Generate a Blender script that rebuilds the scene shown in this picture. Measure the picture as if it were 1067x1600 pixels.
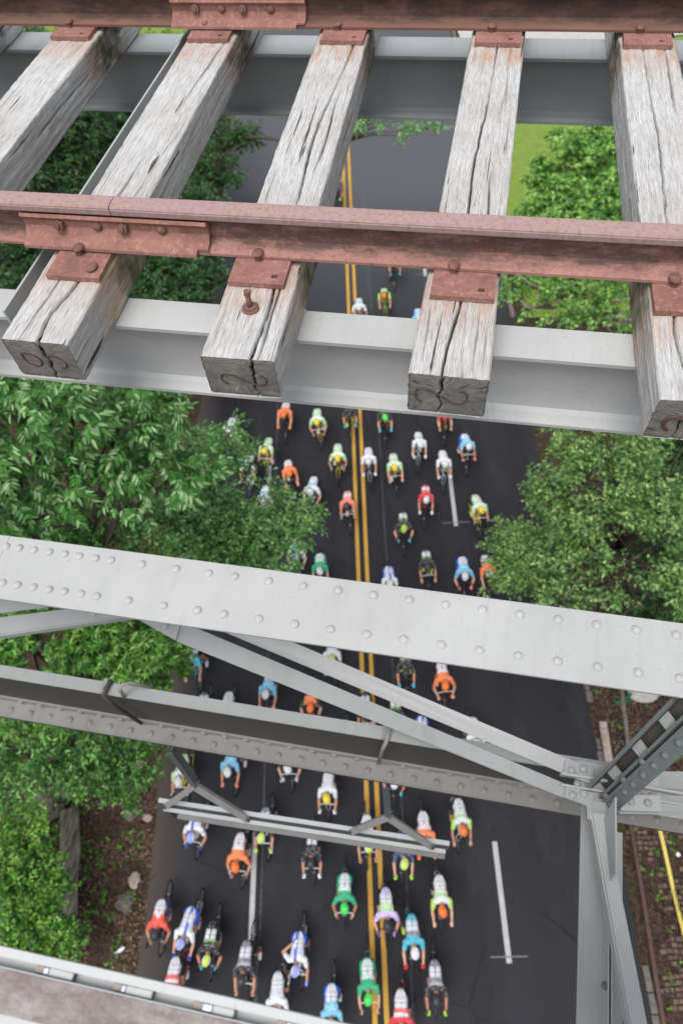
import bpy, bmesh, math, random
import numpy as np
from mathutils import Vector, Matrix, noise as mn
random.seed(7); rng = np.random.default_rng(11)
for o in list(bpy.data.objects): bpy.data.objects.remove(o)
SC = bpy.context.scene
COL = SC.collection
R = math.radians
# ---------------------------------------------------------------- camera, sky, sun
cam = bpy.data.cameras.new('camera'); cam_o = bpy.data.objects.new('camera', cam); COL.objects.link(cam_o)
SC.camera = cam_o
cam.sensor_fit = 'VERTICAL'; cam.sensor_height = 36.0; cam.lens = 1067/1600*36.0
cam.clip_start = 0.05; cam.clip_end = 3000
rx = Matrix.Rotation(R(90-57.628), 3, 'X'); rz = Matrix.Rotation(R(15.72), 3, 'Z'); rr = Matrix.Rotation(R(-6.783), 3, 'Z')
cam_o.matrix_world = (rz @ rx @ rr).to_4x4()
cam.dof.use_dof = True; cam.dof.focus_distance = 2.1; cam.dof.aperture_fstop = 2.8
SC.render.resolution_x = 682; SC.render.resolution_y = 1024
SC.render.engine = 'CYCLES'
SUN_EL, SUN_AZ = R(70), R(200)      # azimuth measured from +Y clockwise
w = bpy.data.worlds.new('World'); SC.world = w; w.use_nodes = True
nt = w.node_tree; bg = nt.nodes['Background']
sky = nt.nodes.new('ShaderNodeTexSky'); sky.sky_type = 'NISHITA'; sky.sun_disc = False
sky.sun_elevation = SUN_EL; sky.sun_rotation = SUN_AZ; sky.dust_density = 3.0
hs = nt.nodes.new('ShaderNodeHueSaturation'); hs.inputs['Saturation'].default_value = 0.32
nt.links.new(sky.outputs[0], hs.inputs['Color']); nt.links.new(hs.outputs[0], bg.inputs[0]); bg.inputs[1].default_value = 0.15
sl = bpy.data.lights.new('sun', 'SUN'); sl.energy = 1.3; sl.angle = R(35); sl.color = (1, .985, .96)
so = bpy.data.objects.new('sun', sl); COL.objects.link(so)
sd = Vector((math.sin(SUN_AZ)*math.cos(SUN_EL), math.cos(SUN_AZ)*math.cos(SUN_EL), math.sin(SUN_EL)))
so.rotation_euler = sd.to_track_quat('Z', 'Y').to_euler(); so.location = (0, -5, 30)
vs = SC.view_settings; vs.view_transform = 'Standard'; vs.look = 'None'; vs.gamma = 1; vs.exposure = 0.55; vs.use_curve_mapping = False

RIDERS = [
    (-0.84, 29.830000000000002, 'teal', 'white', 'A', 0, 'in teal jersey, farthest up the road between two ties'),
    (-0.83, 28.8, 'navy', 'black', 'B', 4, 'in navy jersey just behind the farthest rider in teal'),
    (-0.02, 21.180000000000003, 'whiteblue', 'white', 'A', 0, 'in white and blue jersey just above the near stringer flange'),
    (1.0, 21.73, 'lime', 'orange', 'B', 0, 'in lime and black jersey with orange helmet below the near rail'),
    (1.38, 23.610000000000003, 'darkkit', 'black', 'A', 0, 'in dark kit mostly hidden behind the near rail'),
    (2.18, 20.400000000000002, 'sky', 'white', 'B', 0, 'in sky blue jersey mostly hidden behind the fourth tie'),
    (-2.32, 20.970000000000002, 'whiteblue', 'white', 'A', 0, 'in white jersey half hidden by the third tie and stringer flange'),
    (-2.93, 16.09, 'orange', 'orange', 'A', 2, 'in orange jersey and helmet right beside the third tie end'),
    (-1.65, 15.72, 'limewhite', 'yellow', 'B', 0, 'in green and white jersey with yellow helmet, left column top'),
    (-0.6, 15.98, 'darkkit', 'black', 'A', 0, 'in dark kit with yellow gloves on the yellow lines under the stringer'),
    (0.63, 15.7, 'darkkit', 'green', 'B', 0, 'in black kit with bright green helmet under the fourth tie'),
    (2.7, 15.61, 'red', 'red', 'A', 0, 'in red jersey with arms wide, directly under the near stringer'),
    (3.27, 14.3, 'sky', 'white', 'B', -3, 'in sky blue jersey, rightmost of the row below the stringer'),
    (1.68, 14.51, 'whiteblue', 'white', 'A', 0, 'in pale blue jersey with head down left of the red rider'),
    (-3.5, 14.59, 'limewhite', 'yellow', 'B', 8, 'in green and white jersey on yellow bicycle beside the leafy tree'),
    (-2.64, 13.62, 'orange', 'orange', 'A', -8, 'in orange jersey with orange helmet and bare arms near the leafy tree'),
    (-1.08, 14.14, 'limewhite', 'yellow', 'B', 0, 'in green and white jersey just left of the yellow lines'),
    (0.02, 13.91, 'white', 'white', 'A', 0, 'in white jersey riding on the right yellow line'),
    (0.89, 13.6, 'limewhite', 'yellow', 'B', -3, 'in lime green jersey with yellow helmet right of the yellow lines'),
    (2.49, 13.65, 'white', 'white', 'A', 0, 'in white jersey with white gloves over the upper lane dash'),
    (-1.83, 12.87, 'whiteblue', 'white', 'B', 6, 'in white and blue jersey with red sleeve beside the tree tip'),
    (-0.68, 12.22, 'salmon', 'black', 'A', 0, 'in salmon jersey with black helmet left of the yellow lines'),
    (1.75, 12.32, 'red', 'white', 'B', 3, 'in red jersey with white helmet left of the lane dash'),
    (3.37, 11.82, 'limewhite', 'yellow', 'A', -6, 'in green and black jersey with yellow helmet, rightmost on the road'),
    (1.01, 11.33, 'darkkit', 'limestripe', 'B', 0, 'in black kit with green striped helmet in the middle'),
    (1.7, 9.92, 'darkkit', 'black', 'A', -2, 'in black kit with green back stripe just above the riveted chord'),
    (2.76, 9.61, 'sky', 'white', 'B', -2, 'in sky blue jersey with white helmet just above the riveted chord'),
    (-1.69, 9.97, 'green', 'white', 'A', 0, 'in green jersey with white helmet at the chord beside the tree'),
    (0.43, 9.44, 'bluestripe', 'white', 'B', 0, 'in white jersey with blue stripes half hidden by the chord'),
    (-4.79, 15.52, 'white', 'white', 'A', 6, 'in white jersey seen through the top leaves of the left tree'),
    (-4.12, 13.87, 'whiteblue', 'white', 'B', 6, 'in white and blue kit seen through leaves beside the left tree'),
    (-3.51, 12.63, 'whiteblue', 'white', 'B', 3, 'in pale kit almost hidden inside the left tree leaves'),
    (-2.34, 10.57, 'whiteblue', 'blue', 'A', 3, 'in white kit hidden under the tree leaves above the chord'),
    (3.48, 9.64, 'orange', 'white', 'A', -4, 'in orange and white kit seen through the right tree leaves'),
    (-1.27, 7.1899999999999995, 'white', 'lime', 'B', 0, 'in white jersey with back just below the riveted chord'),
    (0.79, 6.74, 'darkkit', 'black', 'A', 0, 'in black kit with yellow sleeves just below the riveted chord'),
    (1.79, 6.34, 'orange', 'orange', 'B', -2, 'in orange jersey with white number, right of the crossing brace'),
    (-3.12, 6.27, 'sky', 'white', 'A', 6, 'in sky blue jersey with white helmet above the second girder'),
    (-5.3, 7.17, 'teal', 'black', 'A', 0, 'in teal kit behind the tree leaves at the road edge'),
    (-5.01, 5.76, 'black', 'black', 'B', 4, 'in black jersey with white number at the left road edge'),
    (-4.32, 5.7, 'whiteblue', 'sky', 'A', 4, 'in blue and white jersey peeking over the second girder'),
    (-1.97, 5.87, 'blackorange', 'orange', 'B', 0, 'in black and orange kit behind the second girder'),
    (-0.96, 4.81, 'white', 'white', 'A', 0, 'in white jersey behind the girder left of the yellow lines'),
    (-0.43, 5.56, 'darkkit', 'black', 'B', 0, 'in black kit with teal gloves behind the crossing brace'),
    (0.35, 5.39, 'darkkit', 'black', 'A', 0, 'in black kit hidden under the crossing brace beside the clamp'),
    (0.99, 4.84, 'bluestripe', 'yellow', 'B', 4, 'in blue and white kit between the brace and the girder'),
    (2.4, 4.75, 'white', 'white', 'A', 0, 'in white kit hidden between the two crossing brace strips'),
    (-5.37, 4.0600000000000005, 'limewhite', 'white', 'B', 4, 'in lime and white jersey behind the left hanging bracket'),
    (-3.98, 4.26, 'sky', 'white', 'A', 6, 'in turquoise jersey with pink gloves below the second girder'),
    (-2.5, 4.3100000000000005, 'black', 'white', 'B', 0, 'in black kit with white gloves just below the second girder'),
    (-1.5, 3.54, 'white', 'yellow', 'A', 5, 'in plain white jersey with yellow helmet above the hanging rail'),
    (0.23, 3.84, 'darkkit', 'white', 'B', 0, 'in dark kit beside the right bracket post'),
    (-4.88, 2.7399999999999998, 'bluestripe', 'blue', 'B', 10, 'in white and blue jersey with blue helmet below the rail end'),
    (-3.7, 2.05, 'orange', 'orange', 'A', 4, 'in orange jersey with white number left of the lane dash'),
    (-3.04, 2.66, 'greykit', 'lime', 'B', 3, 'in grey and black kit with lime helmet beside the dash'),
    (-1.92, 2.07, 'black', 'black', 'A', 0, 'in black jersey with white number below the hanging rail'),
    (-0.58, 2.4, 'whiteblue', 'lime', 'B', 0, 'in white kit with lime helmet and gloves under the rail'),
    (0.3, 2.0100000000000002, 'navy', 'lime', 'A', 0, 'in navy kit with lime helmet right of the yellow lines'),
    (0.94, 2.44, 'orangewhite', 'orange', 'B', -3, 'in white and orange jersey under the right end of the rail'),
    (1.77, 2.71, 'limestripe', 'orange', 'A', 0, 'in white and lime jersey with orange helmet, upper right'),
    (1.21, 1.0, 'limestripe', 'orange', 'B', 0, 'in white and lime jersey with orange helmet, lower right'),
    (-1.16, 1.1, 'green', 'green', 'A', 3, 'in green jersey and green helmet left of the yellow lines'),
    (-0.18, 0.75, 'purple', 'black', 'B', 0, 'in lime and lilac jersey on the right yellow line'),
    (0.39, 0.18999999999999997, 'teal', 'white', 'A', 0, 'in turquoise jersey with white helmet and red gloves'),
    (-5.68, 0.65, 'redheart', 'black', 'B', 5, 'in red jersey with white heart, leftmost beside the soil'),
    (-4.89, 0.45999999999999996, 'bluestripe', 'blue', 'A', 12, 'in white and blue jersey leaning left next to the red rider'),
    (-4.37, 0.12, 'darkkit', 'lime', 'B', 6, 'in black and lime kit below the leaning blue rider'),
    (-3.38, -0.26999999999999996, 'greykit', 'black', 'A', 0, 'in grey jersey with lime shoe at the bottom of the dash'),
    (-2.16, -0.11000000000000004, 'bluestripe', 'blue', 'ARM', 0, 'in white and blue jersey reaching one hand behind the back'),
    (-0.61, -0.6700000000000002, 'green', 'green', 'B', 0, 'in green jersey and green helmet at the bottom beside the lines'),
    (0.96, -0.72, 'greykit', 'black', 'A', 0, 'in grey jersey with white number at the bottom right'),
    (0.19, -1.28, 'redwhite', 'red', 'B', 0, 'in red and white jersey cut off at the bottom edge'),
    (-1.43, -1.1400000000000001, 'sky', 'sky', 'A', 0, 'in sky blue and white jersey at the bottom by the railing'),
    (-2.66, -0.9000000000000001, 'white', 'white', 'B', 0, 'in white jersey at the bottom behind the railing strip'),
    (-5.06, -0.5700000000000001, 'redwhite', 'white', 'A', 3, 'in red kit mostly hidden behind the bottom left railing'),
]
TREES = {
 'ash': [(-5.48,4.19,-5.40,0.90), (-4.84,4.25,-5.60,0.75), (-4.40,4.57,-5.90,0.75), (-5.21,3.85,-6.20,0.90), (-4.03,4.91,-6.30,0.70), (-4.53,4.13,-6.60,0.85), (-3.80,5.17,-6.90,0.65), (-3.92,4.39,-7.00,0.80), (-5.71,3.23,-6.60,0.90), (-3.51,4.94,-7.40,0.60), (-5.29,3.71,-7.30,0.80), (-4.73,5.74,-6.40,0.80), (-5.75,5.54,-6.20,0.80), (-4.08,5.84,-6.80,0.60)],
 'locust': [(-4.01,6.27,-9.50,0.80), (-4.23,5.38,-9.60,1.00), (-3.36,5.75,-9.80,0.85), (-2.71,5.77,-10.00,0.70), (-4.75,4.52,-9.30,1.10), (-3.02,5.15,-10.00,0.90), (-5.64,4.11,-9.20,1.10), (-3.71,4.58,-9.80,1.00), (-6.42,3.89,-9.00,1.10), (-4.37,7.32,-10.00,0.42), (-2.44,6.00,-10.20,0.40), (-4.06,7.68,-10.20,0.30), (-3.53,6.98,-10.00,0.35)],
 'linden': [(-6.10,2.87,-9.50,1.10), (-5.26,2.80,-9.80,1.10), (-4.59,3.08,-10.00,0.95), (-5.77,2.28,-10.00,1.00), (-4.28,2.82,-10.30,0.55), (-5.15,3.43,-10.00,1.00), (-4.36,3.53,-10.50,0.55), (-3.92,3.30,-10.60,0.30), (-7.15,3.83,-10.00,1.00), (-4.66,2.58,-10.40,0.60)],
 'elm': [(-6.82,1.94,-12.00,1.30), (-5.88,2.14,-12.20,1.10), (-4.99,2.31,-12.30,0.80), (-6.35,1.75,-12.80,0.80), (-5.34,1.91,-12.80,0.70), (-7.68,1.58,-13.00,1.00), (-4.79,2.62,-12.50,0.50), (-5.54,1.56,-13.20,0.35)],
 'shrub': [(-9.12,0.25,-17.50,1.20), (-8.46,-0.04,-17.60,0.70), (-8.70,-0.88,-17.70,1.00), (-8.07,-0.62,-18.00,0.55), (-8.11,-1.28,-18.00,0.80), (-8.57,-1.61,-17.80,1.10), (-7.46,-1.42,-18.30,0.50), (-9.79,-0.54,-17.60,1.20)],
 'backleft': [(-17.57,26.01,-13.00,2.20), (-14.44,23.03,-13.50,2.00), (-13.27,25.80,-14.00,1.80), (-15.67,21.65,-13.00,1.90), (-11.16,23.69,-14.50,1.30), (-11.01,26.36,-15.00,0.90), (-11.35,20.86,-14.00,1.50), (-9.88,26.20,-15.00,0.55), (-9.22,26.24,-15.00,0.40), (-9.70,23.56,-15.00,0.50), (-9.63,19.88,-14.00,1.20), (-18.27,26.50,-14.00,2.40), (-15.24,22.57,-14.00,2.00), (-15.09,28.15,-14.50,2.20), (-8.91,15.09,-13.00,1.40), (-8.39,16.39,-13.30,0.90), (-7.94,16.09,-13.50,0.45), (-12.65,14.04,-12.00,1.60), (-10.86,15.42,-12.50,1.60), (-13.14,28.78,-14.00,1.50)],
 'overhang': [(-3.91,22.21,-12.00,0.42), (-3.25,21.94,-12.00,0.30), (-2.39,21.66,-12.00,0.38), (-1.87,22.17,-12.00,0.33), (-4.05,21.75,-12.00,0.20), (-1.42,22.09,-12.00,0.15)],
 'maple': [(3.39,24.70,-15.00,1.80), (2.55,23.01,-15.20,1.20), (4.33,26.42,-15.00,1.60), (2.34,25.03,-15.50,1.00), (3.81,22.09,-15.00,1.60), (4.55,22.84,-14.50,1.60), (5.48,23.59,-14.00,1.80), (1.93,23.03,-15.50,0.60)],
 'beech': [(2.03,17.09,-14.00,1.00), (3.14,17.49,-14.00,1.10), (1.32,17.92,-14.50,0.70), (2.78,16.06,-14.00,0.90), (4.04,16.73,-14.00,1.10), (1.75,16.80,-14.50,0.60), (4.57,17.95,-13.80,1.10), (2.77,18.63,-14.00,1.00), (5.76,16.07,-13.50,1.50), (4.20,15.95,-14.00,0.80)],
 'hornbeam': [(2.67,9.26,-12.00,1.00), (3.41,9.54,-11.80,1.10), (4.29,8.78,-11.50,1.20), (2.34,8.76,-12.30,0.75), (3.17,8.19,-12.00,1.10), (4.08,7.73,-11.80,1.20), (2.25,8.39,-12.50,0.60), (2.79,7.40,-12.30,0.85), (3.61,6.77,-12.00,1.10), (4.54,6.77,-12.00,1.10), (2.35,9.87,-12.40,0.50), (3.14,6.40,-12.50,0.80), (3.94,6.19,-12.40,0.70)],
 'sapling': [(1.55,7.78,-13.00,0.55), (1.44,7.14,-13.00,0.55), (1.97,7.21,-13.00,0.65), (1.35,6.77,-13.20,0.40), (2.22,7.88,-13.00,0.45), (2.24,6.80,-13.00,0.60), (1.23,7.78,-13.20,0.28)],
 'plane': [(6.49,12.62,-15.00,2.20), (6.44,10.37,-15.00,2.40), (6.59,8.21,-16.00,2.40)],
}
PTS = {
  'strip1_a': (-1.249,1.090,-3.220),
  'strip1_at': (-1.285,1.204,-3.220),
  'strip1_b': (0.679,0.672,-3.320),
  'strip1_bt': (0.685,0.733,-3.320),
  'strip1_c': (0.800,0.649,-3.320),
  'strip1_ct': (0.801,0.711,-3.320),
  'strip2_a': (-0.953,1.159,-3.220),
  'strip2_at': (-0.867,1.231,-3.220),
  'strip2_b': (0.673,0.778,-3.320),
  'strip2_bt': (0.684,0.848,-3.320),
  'strip2_c': (0.802,0.744,-3.320),
  'strip2_ct': (0.803,0.816,-3.320),
  'post_b1': (0.795,0.724,-3.280),
  'post_b2': (0.859,0.676,-3.280),
  'post_t1': (0.948,0.974,-2.660),
  'post_t2': (1.046,0.839,-2.660),
  'ang_a': (0.795,0.626,-3.300),
  'ang_ar': (0.849,0.630,-3.300),
  'ang_b': (0.925,-0.106,-3.300),
  'ang_br': (0.985,-0.095,-3.300),
  'jr1': (1.027,0.844,-3.320),
  'jr1b': (1.023,0.769,-3.320),
  'jr2': (1.199,0.873,-3.320),
  'jr2b': (1.193,0.797,-3.320),
  'js1': (0.917,0.722,-3.320),
  'js1b': (0.915,0.655,-3.320),
  'js2': (1.191,0.767,-3.320),
  'js2b': (1.185,0.694,-3.320),
  'col_l': (0.792,0.653,-3.500),
  'col_m': (0.895,0.656,-3.500),
  'col_r': (0.976,0.631,-3.500),
  'col_l2': (0.768,-0.151,-3.500),
  'col_m2': (0.871,-0.132,-3.500),
  'col_r2': (0.949,-0.118,-3.500),
  'ul1': (-2.217,1.079,-3.200),
  'ul1b': (-2.157,0.952,-3.200),
  'ul2': (-1.827,1.188,-3.200),
  'ul2b': (-1.810,1.147,-3.200),
  'uu': (-2.245,1.138,-3.200),
  'uu2': (-2.060,1.221,-3.200),
  'br_top': (-1.388,0.690,-4.020),
  'br_j': (-1.401,0.629,-4.700),
  'br_l': (-1.652,0.507,-5.000),
  'br_r': (-1.058,0.523,-5.000),
  'br2_top': (-0.133,0.706,-4.020),
  'br2_j': (-0.119,0.653,-4.700),
  'br2_l': (-0.362,0.560,-5.000),
  'br2_r': (0.189,0.563,-5.000),
  'lr_a': (-1.712,0.547,-5.000),
  'lr_b': (0.293,0.608,-5.000),
  'lr_al': (-1.634,0.510,-5.000),
  'clamp1': (-1.635,0.809,-3.450),
  'clamp2': (-1.506,0.846,-3.450),
  'clamp3': (-0.138,0.802,-3.450),
}

# ---------------------------------------------------------------- road frame: U across, G along, N up
G = Vector((-0.19203102, 0.9809896, 0.02799107)).normalized()
U = Vector((G.y, -G.x, 0)).normalized(); N = U.cross(G).normalized()
H = 20.0
O = Vector((0, 0, -H))
def W(u, v, h=0): return O + U*u + G*v + N*h
def RM(u, v, h=0, yaw=0):
    f = (-G*math.cos(R(yaw)) - U*math.sin(R(yaw))).normalized(); x = f.cross(N)
    m = Matrix((x, f, N)).transposed().to_4x4(); m.translation = W(u, v, h); return m
ROADM = Matrix((U, G, N)).transposed().to_4x4(); ROADM.translation = O

# ---------------------------------------------------------------- object helpers
def tag(o, label=None, cat=None, group=None, kind=None):
    if label: o['label'] = label
    if cat: o['category'] = cat
    if group: o['group'] = group
    if kind: o['kind'] = kind
    return o
def link(name, me, mat=None, parent=None, mw=None, smooth=False):
    o = bpy.data.objects.new(name, me); COL.objects.link(o)
    if mat is not None and me is not None:
        if not me.materials: me.materials.append(mat)
    if parent: o.parent = parent
    if mw is not None: o.matrix_world = mw
    if smooth and me is not None:
        for p in me.polygons: p.use_smooth = True
    return o
def empty(name, loc=(0, 0, 0), mw=None):
    o = bpy.data.objects.new(name, None); COL.objects.link(o); o.empty_display_size = .1
    if mw is not None: o.matrix_world = mw
    else: o.location = loc
    return o
def from_bm(bm, name='m', smooth=False):
    me = bpy.data.meshes.new(name); bm.normal_update(); bm.to_mesh(me); bm.free()
    if smooth:
        for p in me.polygons: p.use_smooth = True
    return me
def np_mesh(name, V, F, smooth=False):
    V = np.asarray(V, np.float32); F = np.asarray(F, np.int32); k = F.shape[1]
    me = bpy.data.meshes.new(name); me.vertices.add(len(V)); me.vertices.foreach_set('co', V.ravel())
    me.loops.add(F.size); me.loops.foreach_set('vertex_index', F.ravel())
    me.polygons.add(len(F)); me.polygons.foreach_set('loop_start', np.arange(0, F.size, k, dtype=np.int32))
    me.polygons.foreach_set('loop_total', np.full(len(F), k, np.int32))
    me.polygons.foreach_set('use_smooth', np.full(len(F), smooth, bool))
    me.update(calc_edges=True); return me
def box(bm, a, b, bev=0):
    x0, y0, z0 = a; x1, y1, z1 = b
    g = bmesh.new(); bmesh.ops.create_cube(g, size=1)
    for v in g.verts: v.co = Vector(((x0+x1)/2+v.co.x*(x1-x0), (y0+y1)/2+v.co.y*(y1-y0), (z0+z1)/2+v.co.z*(z1-z0)))
    if bev: bmesh.ops.bevel(g, geom=g.edges[:], offset=bev, segments=2, affect='EDGES', profile=.5)
    merge(bm, g)
def merge(bm, g, m=None):
    vm = {v: bm.verts.new(m @ v.co if m else v.co) for v in g.verts}
    for f in g.faces:
        try: bm.faces.new([vm[v] for v in f.verts]).smooth = f.smooth
        except ValueError: pass
    g.free()
def prism(bm, pts, z0, z1):        # pts: xy outline
    a = [bm.verts.new((x, y, z0)) for x, y in pts]; b = [bm.verts.new((x, y, z1)) for x, y in pts]
    bm.faces.new(b); bm.faces.new(a[::-1]); n = len(pts)
    for i in range(n): bm.faces.new((a[i], a[(i+1) % n], b[(i+1) % n], b[i]))
    return a + b
def slab(bm, q, d):                # quad of 4 points with thickness vector d
    q = [Vector(p) for p in q]; d = Vector(d)
    a = [bm.verts.new(p) for p in q]; b = [bm.verts.new(p+d) for p in q]
    bm.faces.new(a); bm.faces.new(b[::-1])
    for i in range(4): bm.faces.new((a[(i+1) % 4], a[i], b[i], b[(i+1) % 4]))
    bmesh.ops.recalc_face_normals(bm, faces=bm.faces[:])
def extx(prof, x0, x1, n=1, closed=True):   # profile (y,z) extruded along x
    bm = bmesh.new(); rings = []
    for i in range(n+1):
        x = x0+(x1-x0)*i/n; rings.append([bm.verts.new((x, y, z)) for y, z in prof])
    k = len(prof)
    for a, b in zip(rings, rings[1:]):
        for i in range(k): bm.faces.new((a[i], a[(i+1) % k], b[(i+1) % k], b[i]))
    bm.faces.new(rings[0][::-1]); bm.faces.new(rings[-1])
    bmesh.ops.recalc_face_normals(bm, faces=bm.faces[:])
    return bm
def tube(bm, pts, rad, n=8, cap=True, flat=1.0):
    pts = [Vector(p) for p in pts]; rings = []
    rads = rad if isinstance(rad, (list, tuple)) else [rad]*len(pts)
    up = None
    for i, p in enumerate(pts):
        t = (pts[min(i+1, len(pts)-1)] - pts[max(i-1, 0)]).normalized()
        if up is None: up = Vector((0, 0, 1)) if abs(t.z) < .9 else Vector((1, 0, 0))
        s = t.cross(up).normalized(); up = s.cross(t).normalized()
        rings.append([bm.verts.new(p + (s*math.cos(2*math.pi*k/n) + up*math.sin(2*math.pi*k/n)*flat)*rads[i]) for k in range(n)])
    for a, b in zip(rings, rings[1:]):
        for i in range(n): bm.faces.new((a[i], a[(i+1) % n], b[(i+1) % n], b[i])).smooth = True
    if cap: bm.faces.new(rings[0][::-1]); bm.faces.new(rings[-1])
def beam(bm, a, b, w, h, up=(0, 0, 1), th=None):   # rectangular bar between two points
    a, b = Vector(a), Vector(b); t = (b-a).normalized(); s = t.cross(Vector(up)).normalized(); u = s.cross(t).normalized()
    q = [a-s*w/2, a+s*w/2, b+s*w/2, b-s*w/2]
    slab(bm, q, -u*h)
def obj(name, bm, mat, parent=None, smooth=False):
    return link(name, from_bm(bm, name, smooth), mat, parent)

# ---------------------------------------------------------------- materials
class NT:
    def __init__(s, name, rough=.6, spec=.4, metal=0):
        s.m = bpy.data.materials.new(name); s.m.use_nodes = True; s.t = s.m.node_tree; s.b = s.t.nodes['Principled BSDF']
        s.b.inputs['Roughness'].default_value = rough; s.b.inputs['Specular IOR Level'].default_value = spec; s.b.inputs['Metallic'].default_value = metal
        s._c = None
    def n(s, ty, **kw):
        x = s.t.nodes.new(ty)
        for k, v in kw.items():
            if k in x.inputs: x.inputs[k].default_value = v
            else: setattr(x, k, v)
        return x
    def l(s, a, b): s.t.links.new(a, b)
    def co(s, kind='Object'):
        if not s._c: s._c = s.n('ShaderNodeTexCoord')
        return s._c.outputs[kind]
    def map(s, scale=(1, 1, 1), loc=(0, 0, 0), src=None, rot=(0, 0, 0)):
        x = s.n('ShaderNodeMapping'); x.inputs['Scale'].default_value = scale; x.inputs['Location'].default_value = loc; x.inputs['Rotation'].default_value = rot
        s.l(src or s.co(), x.inputs[0]); return x.outputs[0]
    def noise(s, scale, detail=5, rough=.55, vec=None, dist=0):
        x = s.n('ShaderNodeTexNoise'); x.inputs['Scale'].default_value = scale; x.inputs['Detail'].default_value = detail
        x.inputs['Roughness'].default_value = rough; x.inputs['Distortion'].default_value = dist
        s.l(vec or s.co(), x.inputs['Vector']); return x.outputs['Fac']
    def ramp(s, fac, stops, interp='LINEAR'):
        x = s.n('ShaderNodeValToRGB'); x.color_ramp.interpolation = interp; e = x.color_ramp.elements
        while len(e) < len(stops): e.new(.5)
        for q, (p, c) in zip(e, stops):
            q.position = p; q.color = (c, c, c, 1) if not hasattr(c, '__len__') else (*c[:3], 1)
        s.l(fac, x.inputs[0]); return x.outputs[0]
    def mix(s, fac, a, b, mode='MIX'):
        x = s.n('ShaderNodeMix', data_type='RGBA', blend_type=mode)
        for i, v in ((0, fac), (6, a), (7, b)):
            if isinstance(v, (int, float)): x.inputs[i].default_value = v
            elif isinstance(v, (tuple, list)): x.inputs[i].default_value = (*v[:3], 1)
            else: s.l(v, x.inputs[i])
        return x.outputs[2]
    def math(s, op, a, b=0, c=None, clamp=False):
        x = s.n('ShaderNodeMath', operation=op, use_clamp=clamp)
        for i, v in enumerate((a, b) if c is None else (a, b, c)):
            if isinstance(v, (int, float)): x.inputs[i].default_value = v
            else: s.l(v, x.inputs[i])
        return x.outputs[0]
    def sep(s, src=None):
        x = s.n('ShaderNodeSeparateXYZ'); s.l(src or s.co(), x.inputs[0]); return x.outputs
    def col(s, c):
        if isinstance(c, (tuple, list)): s.b.inputs['Base Color'].default_value = (*c[:3], 1)
        else: s.l(c, s.b.inputs['Base Color'])
    def bump(s, h, dist=.01, strength=1):
        x = s.n('ShaderNodeBump'); x.inputs['Distance'].default_value = dist; x.inputs['Strength'].default_value = strength
        s.l(h, x.inputs['Height']); s.l(x.outputs[0], s.b.inputs['Normal']); return x

def paint(name, c, spot=(.3, .25, .2), rough=.5, dirt=.25, scale=1.0):
    m = NT(name, rough, .4); geo = m.n('ShaderNodeNewGeometry'); P = geo.outputs['Position']
    n1 = m.noise(2.2*scale, 6, .6, P); n2 = m.noise(90*scale, 3, .6, P)
    c1 = m.mix(m.ramp(n1, [(.3, 0), (.75, 1)]), tuple(x*(1-.16) for x in c), c)
    st = m.noise(7, 5, .6, m.map((1, .25, .25), src=P))
    c1 = m.mix(m.ramp(st, [(.5, 0), (.8, dirt)]), c1, tuple(x*.6 for x in c))
    rn_ = m.noise(1, 5, .65, m.map((30, 2.0, 30), src=P)); c1 = m.mix(m.ramp(rn_, [(.55, 0), (.75, dirt*.5)]), c1, tuple(x*.5 for x in spot))
    sp = m.ramp(m.math('ADD', m.math('MULTIPLY', n2, .8), m.math('MULTIPLY', m.noise(13, 3, .6, P), .25)), [(.655, 0), (.70, 1)])
    c1 = m.mix(m.math('MULTIPLY', sp, .6), c1, spot)
    m.col(c1); m.l(m.ramp(n1, [(.2, rough-.1), (.8, rough+.15)]), m.b.inputs['Roughness'])
    m.bump(m.noise(220, 2, .5, P), .0006, .5); return m.m
M = {}
M['steel'] = paint('grey_bridge_paint', (.485, .492, .485), dirt=.22)
M['steel_mid'] = paint('mid_grey_bridge_paint', (.40, .415, .41), dirt=.3)
M['steel_far_shaded'] = paint('shaded_grey_bridge_paint', (.34, .365, .37), dirt=.3)  # bridge grey darkened for the shade the far stringer lies in
M['steel_col'] = paint('dusty_grey_bridge_paint', (.47, .475, .465), dirt=.3)
M['steel_worn_shaded'] = paint('worn_shaded_grey_bridge_paint', (.35, .338, .315), spot=(.2, .15, .11), dirt=.5, rough=.6)  # dirtier grey, with the shade under the deck darkened into it
M['steel_olive_shaded'] = paint('shaded_olive_grey_paint', (.09, .087, .078), spot=(.1, .08, .06), dirt=.4, rough=.6)  # very dark olive: shade on webs and inner faces is put into the colour
M['steel_blue_shaded'] = paint('shaded_blue_grey_bridge_paint', (.15, .172, .178), dirt=.3)  # strut grey with the shade of its downturned faces in the colour
M['alu'] = paint('pale_aluminium', (.74, .76, .75), dirt=.1, rough=.4)

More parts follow.
